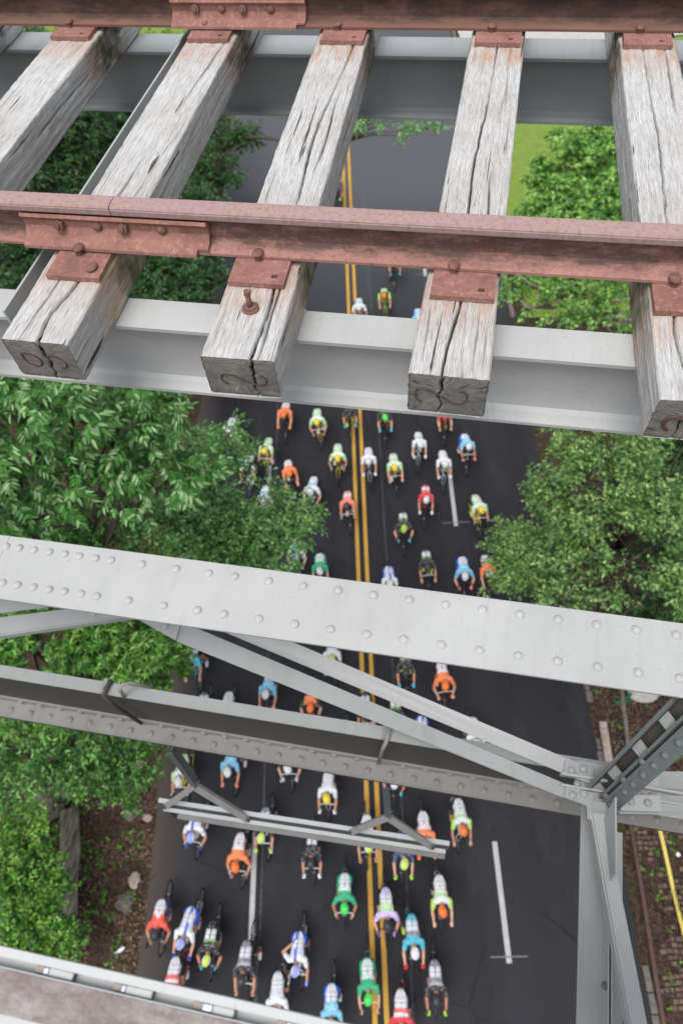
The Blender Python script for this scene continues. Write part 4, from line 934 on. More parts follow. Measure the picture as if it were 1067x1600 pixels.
# second girder
g2 = empty('plate_girder', (0, .83, -4)); bpy.context.view_layer.update(); tag(g2, 'worn grey girder with a dark web and small rivets below the riveted chord', 'girder')
def part(root, name, mat, *boxes, bev=0):
    bm = bmesh.new()
    for a, b in boxes: box(bm, a, b, bev)
    local(bm, root); return link(name, from_bm(bm), M[mat], root)
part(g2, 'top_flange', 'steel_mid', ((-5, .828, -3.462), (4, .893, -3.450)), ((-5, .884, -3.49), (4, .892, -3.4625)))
part(g2, 'web', 'steel_olive_shaded', ((-5, .838, -3.99), (4, .848, -3.4625)))  # web coloured dark to look shaded
part(g2, 'bottom_flange', 'steel_worn_shaded', ((-5, .735, -4.012), (4, .96, -4.000)), bev=.001)
part(g2, 'flange_angle', 'steel_worn_shaded', ((-5, .742, -3.9995), (4, .8375, -3.990)), ((-5, .826, -3.9895), (4, .8375, -3.92)))
part(g2, 'bottom_plate', 'steel_olive_shaded', ((-5, .733, -4.028), (4, .962, -4.0125)))
x = -2.42
while x < 1.6:
    rivet(g2, RV2, (x, .777, -3.990)); x += .128
x = -2.36
while x < 1.6:
    rivet(g2, RV2, (x, .826, -3.957), (0, -1, 0)); x += .128

# ---------------------------------------------------------------- lateral bracing and joint
def V3(k): return Vector(PTS[k])
br = empty('diagonal_brace', V3('strip1_a')); bpy.context.view_layer.update(); tag(br, 'pair of grey flat braces slanting down from the chord to the bolted joint', 'brace')
def quadpart(root, name, mat, q, th=-.010, leg=None):
    bm = bmesh.new(); slab(bm, q, (0, 0, th))
    if leg: # downstanding leg along edge q[leg[0]]->q[leg[1]]
        a, b = Vector(q[leg[0]]), Vector(q[leg[1]]); t = (b-a).normalized(); s_ = Vector((t.y, -t.x, 0)).normalized()*.008*leg[2]
        slab(bm, [a+Vector((0, 0, th-.0005)), a+s_+Vector((0, 0, th-.0005)), b+s_+Vector((0, 0, th-.0005)), b+Vector((0, 0, th-.0005))], (0, 0, -leg[3]))
    local(bm, root); return link(name, from_bm(bm), M[mat], root)
def ext(a, b, t): a, b = V3(a), V3(b); return a+(b-a)*t
quadpart(br, 'lower_angle', 'steel_mid', [ext('strip1_b', 'strip1_a', 1.0), V3('strip1_b'), V3('strip1_bt'), ext('strip1_bt', 'strip1_at', 1.0)], -.004)
quadpart(br, 'upper_angle', 'steel', [ext('strip2_b', 'strip2_a', 1.25), V3('strip2_b'), V3('strip2_bt'), V3('strip2_at')+Vector((.16, -.045, 0))], -.004)
gp = quadpart(br, 'gusset_plate', 'steel_mid', [V3('strip1_a')+Vector((-.42, .15, .012)), V3('strip1_a')+Vector((.0, 0, .012)), V3('strip1_at')+Vector((.03, -.01, .012)), V3('strip1_at')+Vector((-.3, .1, .012))], -.011)
quadpart(br, 'end_angle', 'steel_mid', [V3('strip1_b')+Vector((.0, .0, .011)), V3('strip1_c')+Vector((0, 0, .011)), V3('strip1_ct')+Vector((0, 0, .011)), V3('strip1_bt')+Vector((0, .0, .011))], -.010)
quadpart(br, 'end_angle', 'steel_mid', [V3('strip2_b')+Vector((.0, .0, .011)), V3('strip2_c')+Vector((0, 0, .011)), V3('strip2_ct')+Vector((0, 0, .011)), V3('strip2_bt')+Vector((0, .0, .011))], -.010)
for k, (a, b) in enumerate((('strip1_b', 'strip1_ct'), ('strip2_b', 'strip2_ct'))):
    for t in (.28, .68): rivet(br, RV3, V3(a).lerp(V3(b), t)+Vector((0, .005, .012)))
rivet(br, RV3, (-1.325, 1.155, -3.207)); rivet(br, RV3, (-.42, .97, -3.34))
# left brace running up to the left behind the chord
bl = empty('left_brace', V3('ul1')); bpy.context.view_layer.update(); tag(bl, 'grey brace ending under the chord at the left edge of the picture', 'brace')
quadpart(bl, 'lower_angle', 'steel_mid', [(-2.75, .80, -3.2), (-1.35, 1.24, -3.2), (-1.42, 1.30, -3.2), (-2.80, .90, -3.2)], -.006, (0, 1, 1, .035))
quadpart(bl, 'upper_angle', 'steel_mid', [(-2.80, .925, -3.2), (-1.62, 1.27, -3.2), (-1.66, 1.35, -3.2), (-2.85, 1.02, -3.2)], -.006)
rivet(bl, RV3, (-1.72, 1.165, -3.199))
# joint gussets + right-hand pair
jt = empty('joint_plate', (.87, .76, -3.34)); bpy.context.view_layer.update(); tag(jt, 'riveted gusset plate where all braces meet over the second girder', 'gusset plate')
part(jt, 'gusset', 'steel_mid', ((.73, .67, -3.345), (1.35, .85, -3.334)), bev=.001)
part(jt, 'tee_rib', 'steel', ((.66, .765, -3.3335), (1.6, .775, -3.29)), ((.66, .72, -3.3335), (1.6, .728, -3.30)))
for x, y in ((.74, .745), (.79, .745), (1.0, .745), (1.06, .745), (.70, .70), (1.10, .80)): rivet(jt, RV3, (x, y, -3.333))
rb = empty('right_brace', V3('jr1')); bpy.context.view_layer.update(); tag(rb, 'pair of short grey braces running off the right edge from the joint', 'brace')
quadpart(rb, 'upper_angle', 'steel_mid', [V3('jr1b'), Vector((1.9, .9, -3.32)), Vector((1.9, .98, -3.32)), V3('jr1')], -.009, (0, 1, 1, .05))
quadpart(rb, 'lower_angle', 'steel_mid', [V3('js1b'), Vector((1.9, .80, -3.31)), Vector((1.9, .88, -3.31)), V3('js1')], -.009, (0, 1, 1, .05))
quadpart(rb, 'end_angle', 'steel', [V3('js1b')+Vector((0, 0, .022)), Vector((1.085, .68, -3.298)), Vector((1.085, .748, -3.298)), V3('js1')+Vector((0, 0, .022))], -.010)
quadpart(rb, 'end_angle', 'steel', [V3('jr1b')+Vector((0, 0, .011)), Vector((1.085, .785, -3.308)), Vector((1.085, .856, -3.308)), V3('jr1')+Vector((0, 0, .012))], -.010)
for p in ((.96, .70, -3.297), (1.03, .705, -3.297), (1.055, .825, -3.308), (1.0, .815, -3.308)): rivet(rb, RV3, p)
# steep post between chord and joint
po = empty('steep_post', V3('post_b1')); bpy.context.view_layer.update(); tag(po, 'dark blue grey strut of two riveted angles rising from the joint to the chord', 'strut')
A0, A1, B0, B1 = V3('post_b1')+Vector((-.01, .02, -.04)), V3('post_b2')+Vector((.028, -.04, -.04)), V3('post_t1'), V3('post_t2')
def lerp4(s, t): return (A0.lerp(A1, s)).lerp(B0.lerp(B1, s), t)
nrm = (A1-A0).cross(B0-A0).normalized(); nrm = nrm if nrm.y < 0 else -nrm
for nme, s0, s1, off, mt in (('far_angle', .0, .09, .02, 'steel_blue_shaded'), ('back_angle', .40, .56, -.045, 'steel_blue_shaded'), ('near_angle', .40, .47, .0, 'steel_blue_shaded'), ('front_flange', .56, 1.0, .0, 'steel_blue_shaded')):
    bm = bmesh.new(); slab(bm, [lerp4(s0, 0)+nrm*off, lerp4(s1, 0)+nrm*off, lerp4(s1, 1)+nrm*off, lerp4(s0, 1)+nrm*off], -nrm*.009); local(bm, po); link(nme, from_bm(bm), M[mt], po)
bm = bmesh.new(); slab(bm, [lerp4(.09, 0)+nrm*.02, lerp4(.10, 0)-nrm*.07, lerp4(.10, 1)-nrm*.07, lerp4(.09, 1)+nrm*.02], (.006, 0, 0)); local(bm, po); link('far_leg', from_bm(bm), M['steel_olive_shaded'], po)
bm = bmesh.new(); slab(bm, [lerp4(.47, 0)+nrm*.0, lerp4(.56, 0)-nrm*.06, lerp4(.56, 1)-nrm*.06, lerp4(.47, 1)+nrm*.0], (.006, 0, 0)); local(bm, po); link('near_leg', from_bm(bm), M['steel_olive_shaded'], po)
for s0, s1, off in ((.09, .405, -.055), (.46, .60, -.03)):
    bm = bmesh.new(); slab(bm, [lerp4(s0, 0)+nrm*off, lerp4(s1, 0)+nrm*off, lerp4(s1, 1)+nrm*off, lerp4(s0, 1)+nrm*off], -nrm*.006); local(bm, po); link('inner_leg', from_bm(bm), M['steel_olive_shaded'], po)
for t in (.18, .48, .78):
    bm = bmesh.new(); slab(bm, [lerp4(.02, t)-nrm*.02, lerp4(.5, t)-nrm*.02, lerp4(.5, t+.09)-nrm*.02, lerp4(.02, t+.09)-nrm*.02], -nrm*.008); local(bm, po); link('batten_plate', from_bm(bm), M['steel_mid'], po)
for t in (.04, .12, .22, .32, .44, .56, .68, .82): rivet(po, RV4, lerp4(.76, t)+nrm*.001, nrm)
for t in (.06, .28, .50): rivet(po, RV4, lerp4(.515, t)-nrm*.002, nrm)
# bottom strut running towards the camera
st = empty('floor_strut', (.87, .3, -3.5)); bpy.context.view_layer.update(); tag(st, 'pale double angle strut running down the right side from the joint', 'strut')
def yz(p0, p1, y): t = (y-p0[1])/(p1[1]-p0[1]); return p0[0]+(p1[0]-p0[0])*t
ya, yb = .73, -1.6
def strip(k0, k0b, k1, k1b, ylo=ya, yhi=yb, z=-3.5, th=-.01):
    a, a2, b, b2 = V3(k0), V3(k0b), V3(k1), V3(k1b); return [Vector((yz(a, a2, ylo), ylo, z)), Vector((yz(a, a2, yhi), yhi, z)), Vector((yz(b, b2, yhi), yhi, z)), Vector((yz(b, b2, ylo), ylo, z))]
q = strip('col_l', 'col_l2', 'col_m', 'col_m2'); q[2].x -= .004; q[3].x -= .004; quadpart(st, 'left_angle', 'steel_col', q, -.01)
q = strip('col_m', 'col_m2', 'col_r', 'col_r2', ylo=.60); q[0].x += .014; q[1].x += .014; quadpart(st, 'right_angle', 'steel_col', q, -.01)
q = strip('col_m', 'col_m2', 'col_m', 'col_m2', z=-3.4); q[0].x -= .006; q[1].x -= .006; q[2].x -= .001; q[3].x -= .001; quadpart(st, 'left_web', 'steel_col', q, -.0995)
q = strip('col_m', 'col_m2', 'col_m', 'col_m2', z=-3.4); q[0].x += .007; q[1].x += .007; q[2].x += .012; q[3].x += .012; quadpart(st, 'right_web', 'steel_col', q, -.0995)
rivet(st, RV4, (V3('col_m2').x-.006, .0, -3.43), (-1, 0, 0)); rivet(st, RV4, (V3('col_m2').x+.014, .0, -3.43), (1, 0, 0))
an = empty('slanting_angle', V3('ang_a')); bpy.context.view_layer.update(); tag(an, 'light grey angle slanting from the joint down to the bottom right', 'brace')
a, b, c, d = V3('ang_a'), V3('ang_b'), V3('ang_br'), V3('ang_ar'); quadpart(an, 'flat_leg', 'steel', [a, a+(b-a)*2.2, d+(c-d)*2.2, d], -.009, (0, 1, 1, .06))
bm = bmesh.new(); slab(bm, [d+Vector((-.005, -.02, .0)), d+Vector((.012, -.26, -.0)), d+Vector((.016, -.23, .075)), d+Vector((.02, .06, .085))], (.008, 0, 0)); local(bm, an); link('fin_plate', from_bm(bm), M['steel_mid'], an)
part(an, 'foot_plate', 'steel_mid', ((.775, .60, -3.330), (.90, .68, -3.3105)))

# ---------------------------------------------------------------- clamps and hanging sign bracket
def clamp(x, label, lx=.0):
    root = empty('girder_clamp', (x, .82, -3.45)); bpy.context.view_layer.update(); tag(root, label, 'clamp', 'clamps on the second girder')
    bm = bmesh.new(); tube(bm, [(x+.01, .90, -3.44), (x, .86, -3.425), (x-.004, .815, -3.43), (x+lx*.4, .80, -3.52), (x+lx, .808, -3.9)], .011, 8); local(bm, root); link('rod', from_bm(bm), M['steel_olive_shaded' if lx > .03 else 'steel_worn_shaded'], root)
    bm = bmesh.new(); box(bm, (x-.028, .83, -3.448), (x-.006, .905, -3.425), .002); hexbolt(bm, (x-.016, .85, -3.425), (0, 0, 1), .010, .012); local(bm, root); link('clip', from_bm(bm), M['steel_worn_shaded'], root)
clamp(-1.62, 'clamp with a long dark rod on the second girder at left', .055)
clamp(-.138, 'thin clamp rod over the second girder near the yellow lines', -.05)
root = empty('hook_rod', (-1.5, .85, -3.45)); bpy.context.view_layer.update(); tag(root, 'bent grey hook rod standing on the girder beside the left clamp', 'hook')
bm = bmesh.new(); tube(bm, [(-1.52, .83, -3.45), (-1.515, .84, -3.36), (-1.50, .86, -3.335), (-1.47, .88, -3.35), (-1.40, .90, -3.45)], .010, 8); local(bm, root); link('rod', from_bm(bm), M['steel_worn_shaded'], root)
def hanger(tp, j, l, r, label):
    root = empty('hanging_bracket', V3(tp)); bpy.context.view_layer.update(); tag(root, label, 'bracket', 'brackets holding the hanging rail')
    def ang(a, b, nm, extra=Vector()):
        bm = bmesh.new(); a, b = V3(a)+extra, V3(b)+extra; beam(bm, a, b, .040, .006, (0, -.35, 1)); beam(bm, a+Vector((0, .020, -.005)), b+Vector((0, .020, -.005)), .006, .045, (0, -.35, 1)); local(bm, root); link(nm, from_bm(bm), M['steel_blue_shaded'] if nm == 'hanger' else M['steel_worn_shaded'], root)
    ang(tp, j, 'hanger'); ang(j, l, 'arm', Vector((0, 0, .012))); ang(j, r, 'arm')
    for k in (l, r):
        e = V3(k); bm = bmesh.new(); tube(bm, [e+Vector((0, .0, .03)), e+Vector((.0, .0, -.06)), e+Vector((.05, -.03, -.13))], .012, 6); local(bm, root); link('hook', from_bm(bm), M['steel_olive_shaded'], root)
hanger('br_top', 'br_j', 'br_l', 'br_r', 'forked grey bracket holding the left end of the hanging rail')
hanger('br2_top', 'br2_j', 'br2_l', 'br2_r', 'forked grey bracket holding the right end of the hanging rail')
hr = empty('hanging_rail', V3('lr_a')); bpy.context.view_layer.update(); tag(hr, 'long silvery double rail hung over the road from two brackets', 'rail')
a, b = V3('lr_a'), V3('lr_b'); a2, b2 = a+Vector((.05, -.055, -.03)), b+Vector((-.02, -.058, -.03)); a3, b3 = a2+Vector((.10, -.02, -.05)), b2+Vector((-.0, -.02, -.05))
for nm, p, q, wd, mt in (('top_bar', a, b, .028, 'alu'), ('groove', a+Vector((0, -.026, -.02)), b+Vector((0, -.026, -.02)), .02, 'steel_olive_shaded'), ('middle_bar', a2+Vector((0, .008, .018)), b2+Vector((0, .008, .018)), .024, 'alu'), ('lower_bar', a3+Vector((0, .01, .03)), b3+Vector((0, .01, .03)), .045, 'steel_worn_shaded')):
    bm = bmesh.new(); beam(bm, p, q, wd, .03); local(bm, hr); link(nm, from_bm(bm), M[mt], hr)

# ---------------------------------------------------------------- walkway edge at bottom left
ZW = -1.3; k = 1.3/1.2
wk = empty('walkway_edge', (-.5, -.15, ZW)); bpy.context.view_layer.update(); tag(wk, 'pale steel edge channel of the walkway at the bottom left corner', 'walkway edge')
part(wk, 'outer_strip', 'steel', ((-2.5, -.131, ZW-.012), (2, -.1175, ZW)), bev=.001)
part(wk, 'channel_floor', 'steel', ((-2.5, -.165, ZW-.030), (2, -.1315, ZW-.016)))
def wplank():
    m = NT('grey_walkway_board', .9, .2); P = m.n('ShaderNodeNewGeometry').outputs['Position']; n = m.noise(40, 8, .75, m.map((.5, 1, 1), src=P)); n2 = m.noise(5, 5, .6, P); n3 = m.noise(300, 3, .7, P)
    c = m.mix(m.ramp(n, [(.4, 0), (.62, 1)]), (.20, .165, .155), (.33, .30, .285)); c = m.mix(m.ramp(n2, [(.45, 0), (.6, .45)]), c, (.14, .11, .10)); c = m.mix(m.ramp(n3, [(.6, 0), (.7, .4)]), c, (.55, .52, .48))
    m.col(c); m.bump(n, .003, .8); return m.m
M['wplank'] = wplank()
bm = bmesh.new(); box(bm, (-2.5, -.203, ZW-.03), (2, -.146, ZW+.002), .0008)
o = obj('walkway_board', bm, M['wplank']); tag(o, 'speckled brown grey walkway board along the bottom left corner', 'board')
part(wk, 'board_edging', 'steel_mid', ((-2.5, -.1455, ZW-.02), (2, -.1435, ZW+.003)))
part(wk, 'inner_strip', 'steel', ((-2.5, -.30, ZW-.02), (2, -.2035, ZW-.002)))
bm = bmesh.new(); yy = -.31  # deck out of view, added and sized to shade the steel below
while yy > -1.5:
    box(bm, (-5, yy-.14, ZW-.05), (5, yy, ZW-.01), .004); yy -= .148
o = obj('unseen_walkway_deck', bm, M['wplank']); tag(o, 'unseen grey walkway boards underfoot, added to shade the lower steel', 'deck')
M['foil'] = NT('shiny_tape', .4, .5, .55).m; 
mf = M['foil'].node_tree; mf.nodes['Principled BSDF'].inputs['Base Color'].default_value = (.42, .46, .55, 1)
xk = [(-.522+.125*i)*k+.016 for i in range(4)]
labs = ['leftmost foil covered clip in the walkway channel', 'second foil covered clip from the left in the walkway channel', 'brown stained foil clip in the walkway channel', 'white foil clip nearest the bottom edge in the walkway channel']
for x, lb in zip(xk, labs):
    root = empty('channel_clip', (x, -.14, ZW-.016)); bpy.context.view_layer.update(); tag(root, lb, 'clip', 'clips in the walkway channel')
    part(root, 'wedge', 'palestone', ((x-.018, -.142, ZW-.0158), (x-.004, -.1318, ZW-.006)), bev=.001)
    fw = rng.uniform(.006, .02); part(root, 'foil', 'foil', ((x-.0035, -.1425, ZW-.0158), (x-.0035+fw, -.1318, ZW-.004)), bev=.002)
    part(root, 'clip_body', 'steel', ((x-.0030+fw, -.1425, ZW-.0158), (x+.048, -.1318, ZW-.005)), bev=.001)
    part(root, 'divider', 'steel_olive_shaded', ((x+.0485, -.1425, ZW-.0158), (x+.0505, -.1318, ZW-.004)))

# ---------------------------------------------------------------- bicycles and riders
def remesh(bm, vox, smooth=4):
    me = from_bm(bm); o = bpy.data.objects.new('t', me); COL.objects.link(o)
    m = o.modifiers.new('r', 'REMESH'); m.mode = 'VOXEL'; m.voxel_size = vox; m2 = o.modifiers.new('s', 'SMOOTH'); m2.factor = .5; m2.iterations = smooth
    dg = bpy.context.evaluated_depsgraph_get(); r = bpy.data.meshes.new_from_object(o.evaluated_get(dg)); bpy.data.objects.remove(o)
    for p in r.polygons: p.use_smooth = True
    return r
def cap(bm, p0, r0, p1, r1, sc=(1, 1, 1)):
    g = bmesh.new()
    for p, r in ((p0, r0), (p1, r1)):
        rv = r if hasattr(r, '__len__') else (r, r, r)
        m = Matrix.Translation(Vector(p)) @ Matrix.Diagonal((rv[0], rv[1], rv[2], 1)); bmesh.ops.create_icosphere(g, subdivisions=2, radius=1, matrix=m)
    r_ = bmesh.ops.convex_hull(g, input=g.verts[:]); bad = [x for x in r_['geom_interior'] if isinstance(x, bmesh.types.BMVert)]
    bmesh.ops.delete(g, geom=bad, context='VERTS'); merge(bm, g)
def ik(a, b, l1, l2, pole):
    a, b, pole = Vector(a), Vector(b), Vector(pole); d = b-a; L = min(d.length, (l1+l2)*.999); n = d.normalized()
    x = (l1*l1-l2*l2+L*L)/(2*L); h = math.sqrt(max(0, l1*l1-x*x)); pp = (pole-n*pole.dot(n)).normalized(); return a+n*x+pp*h
SIDES = (lambda c_: c_[:, 0] < 0, lambda c_: c_[:, 0] > 0)
def rider_meshes(pose):
    bm = bmesh.new(); seg = []
    def c(lab, p0, r0, p1, r1): cap(bm, p0, r0, p1, r1); seg.append((lab, np.array(p0, float), np.array(p1, float), max(r0) if hasattr(r0, '__len__') else r0))
    low = pose == 'C'; LZ = -.07 if low else 0
    pel = (0, -.27, 1.03); che = (0, .12, 1.20+LZ*.8); nb = (0, .24, 1.27+LZ)
    c('hip', (-.06, -.29, 1.01), (.105, .12, .11), (.06, -.29, 1.01), (.105, .12, .11))
    c('torso', pel, (.15, .13, .105), (0, -.06, 1.15), (.145, .11, .095)); c('torso', (0, -.06, 1.15), (.145, .11, .095), che, (.175, .13, .10))
    c('torso', (-.13, .15, 1.21+LZ), .075, (.13, .15, 1.21+LZ), .075)
    c('neck', nb, .058, (0, .33, 1.30+LZ), .052)
    c('head', (0, .385, 1.36+LZ), (.072, .085, .085), (0, .42, 1.33+LZ), (.066, .078, .085)); c('head', (0, .47, 1.27+LZ), (.045, .04, .035), (0, .44, 1.31+LZ), (.06, .06, .06))
    c('head', (0, .505, 1.315+LZ), .013, (0, .522, 1.285+LZ), .015)
    for sx in (-1, 1): c('head', (sx*.074, .39, 1.33+LZ), (.008, .018, .026), (sx*.076, .385, 1.33+LZ), (.008, .018, .026))
    ankles = {'A': ((-.12, -.17, .19), (.12, -.13, .52)), 'B': ((-.12, .02, .37), (.12, -.32, .38)), 'C': ((-.12, -.13, .52), (.12, -.17, .19)), 'ARM': ((-.12, -.17, .19), (.12, -.13, .52))}[pose]
    for sx, an_ in zip((-1, 1), ankles):
        hp = Vector((sx*.095, -.28, 1.0)); an_ = Vector(an_); kn = ik(hp, an_, .43, .42, (sx*.15, 1, .3))
        c('thigh', hp, .098, hp.lerp(kn, .5), .082); c('thigh2', hp.lerp(kn, .5), .082, kn, .056)
        c('calf', kn, .055, kn.lerp(an_, .35)+Vector((0, -.02, 0)), .056); c('calf', kn.lerp(an_, .35)+Vector((0, -.02, 0)), .056, an_, .036)
        toe = an_+Vector((0, .17, -.075)); c('sock', kn.lerp(an_, .8), .039, an_, .037); c('shoe', an_+Vector((0, -.02, -.03)), (.036, .045, .035), an_+Vector((0, .08, -.05)), (.043, .05, .028)); c('shoe', an_+Vector((0, .08, -.05)), (.043, .05, .028), toe, (.036, .04, .022))
    for sx in (-1, 1):
        sh = Vector((sx*.185, .17, 1.22+LZ)); hn = Vector((sx*.215, .60, 1.005)) if not low else Vector((sx*.215, .52, .86))
        if pose == 'ARM' and sx == 1: hn = Vector((.12, -.16, 1.20)); el = Vector((.36, .02, 1.16))
        else: el = ik(sh, hn, .275, .235, (sx*(.42 if not low else 1.1), -.1, -1.0))
        c('torso', (sx*.1, .14, 1.22+LZ), .07, sh, .068); c('sleeve', sh, .066, sh.lerp(el, .55), .052); c('arm', sh.lerp(el, .55), .048, el, .040)
        wr = el.lerp(hn, .95); c('arm', el, .041, el.lerp(wr, .35), .042); c('arm', el.lerp(wr, .35), .042, wr, .027)
        d = (hn-el).normalized(); s_ = Vector((1, 0, 0)); s_ = (s_-d*s_.dot(d)).normalized(); up = s_.cross(d) if s_.cross(d).z > 0 else -s_.cross(d)
        pm = wr+d*.055; c('hand', wr, .028, pm, (.040, .03, .024))
        for k in range(4):
            o_ = s_*(-.030+.020*k)+d*.03; ln = (.036, .042, .04, .031)[k] if sx > 0 else (.031, .04, .042, .036)[k]
            f0 = pm+o_; f1 = f0+d*ln-up*.012; f2 = f1-up*.032+d*.004; c('hand', f0, .0105, f1, .0100); c('hand', f1, .0100, f2, .0090)
        t0 = wr+d*.035-s_*sx*.030; t1 = t0-s_*sx*.020+d*.03-up*.012; c('hand', t0, .013, t1, .011); c('hand', t1, .011, t1+s_*sx*.012+d*.015-up*.025, .0095)
    body = remesh(bm, .0085, 3)
    nv = len(body.vertices); co = np.empty(nv*3); body.vertices.foreach_get('co', co); co = co.reshape(-1, 3); no = np.empty(nv*3); body.vertices.foreach_get('normal', no); no = no.reshape(-1, 3)
    best = np.full(nv, 9e9); lab = np.zeros(nv, int); names = sorted({s[0] for s in seg})
    for l_, a, b, r in seg:
        ab = b-a; t = np.clip(((co-a)@ab)/(ab@ab+1e-9), 0, 1); d = np.linalg.norm(co-(a+t[:, None]*ab), axis=1)-r
        m = d < best; best[m] = d[m]; lab[m] = names.index(l_)
    polys = [tuple(p.vertices) for p in body.polygons]
    def shell(keys, off, extra=None):
        ks = [names.index(q) for q in keys if q in names]; ok = np.isin(lab, ks)
        if extra is not None: ok &= extra(co)
        fs = [p for p in polys if all(ok[i] for i in p)]; use = sorted({i for p in fs for i in p}); mp = {v: k_ for k_, v in enumerate(use)}
        me = bpy.data.meshes.new('shell'); me.from_pydata([tuple(co[i]+no[i]*off) for i in use], [], [tuple(mp[i] for i in p) for p in fs])
        for p in me.polygons: p.use_smooth = True
        return me
    def biggest(me):
        bm = bmesh.new(); bm.from_mesh(me); left = set(bm.verts); best_ = []
        while left:
            st_ = [left.pop()]; isl = list(st_)
            while st_:
                for e in st_.pop().link_edges:
                    for q in e.verts:
                        if q in left: left.discard(q); st_.append(q); isl.append(q)
            if len(isl) > len(best_): best_ = isl
        bs = set(best_); bmesh.ops.delete(bm, geom=[q for q in bm.verts if q not in bs], context='VERTS'); bm.to_mesh(me); bm.free(); return me
    out = dict(body=body, jersey=shell(('torso', 'sleeve'), .009), shorts=shell(('hip', 'thigh', 'torso'), .006, lambda c_: (c_[:, 1] < -.02)),
               sock=[shell(('sock',), .004, f) for f in SIDES], shoe=[shell(('shoe',), .009, f) for f in SIDES], glove=[shell(('hand',), .003, f) for f in (SIDES if pose != 'ARM' else (lambda c_: c_[:, 1] > .3, lambda c_: c_[:, 1] < .3))],
               bib=[biggest(shell(('torso', 'hip'), .014, lambda c_, sg=sg: (c_[:, 0]*sg < .122) & (c_[:, 0]*sg > .010) & (c_[:, 1] < -.05) & (c_[:, 1] > -.27) & (no[:, 2] > .3))) for sg in (-1, 1)])
    return out
def helmet_mesh():
    bm = bmesh.new(); bmesh.ops.create_uvsphere(bm, u_segments=40, v_segments=24, radius=1)
    for v in bm.verts:
        x, y, z = v.co; rr_ = 1
        if z > .1: rr_ -= .09*max(0, math.cos(x*14))**3*(1 if abs(y) < .75 else 0)*(1 if abs(math.sin(y*3)) > .25 else .2)
        yy = y*(.155 if y < 0 else .135); v.co = Vector((x*.103*rr_, yy, z*.105*rr_+(-.01 if y < -.5 else 0)))
    bmesh.ops.delete(bm, geom=[v for v in bm.verts if v.co.z < -.015], context='VERTS')
    g = from_bm(bm, 'helmet', True); return g
HELM = helmet_mesh()
bm = bmesh.new(); 
for sx in (-1, 1): cap(bm, (sx*.02, .082, -.045), (.018, .008, .014), (sx*.052, .068, -.045), (.012, .008, .012))
cap(bm, (-.03, .083, -.04), .006, (.03, .083, -.04), .006)
GLASS = from_bm(bm, 'g', True)
POSE = {k_: rider_meshes(k_) for k_ in ('A', 'B', 'C', 'ARM')}
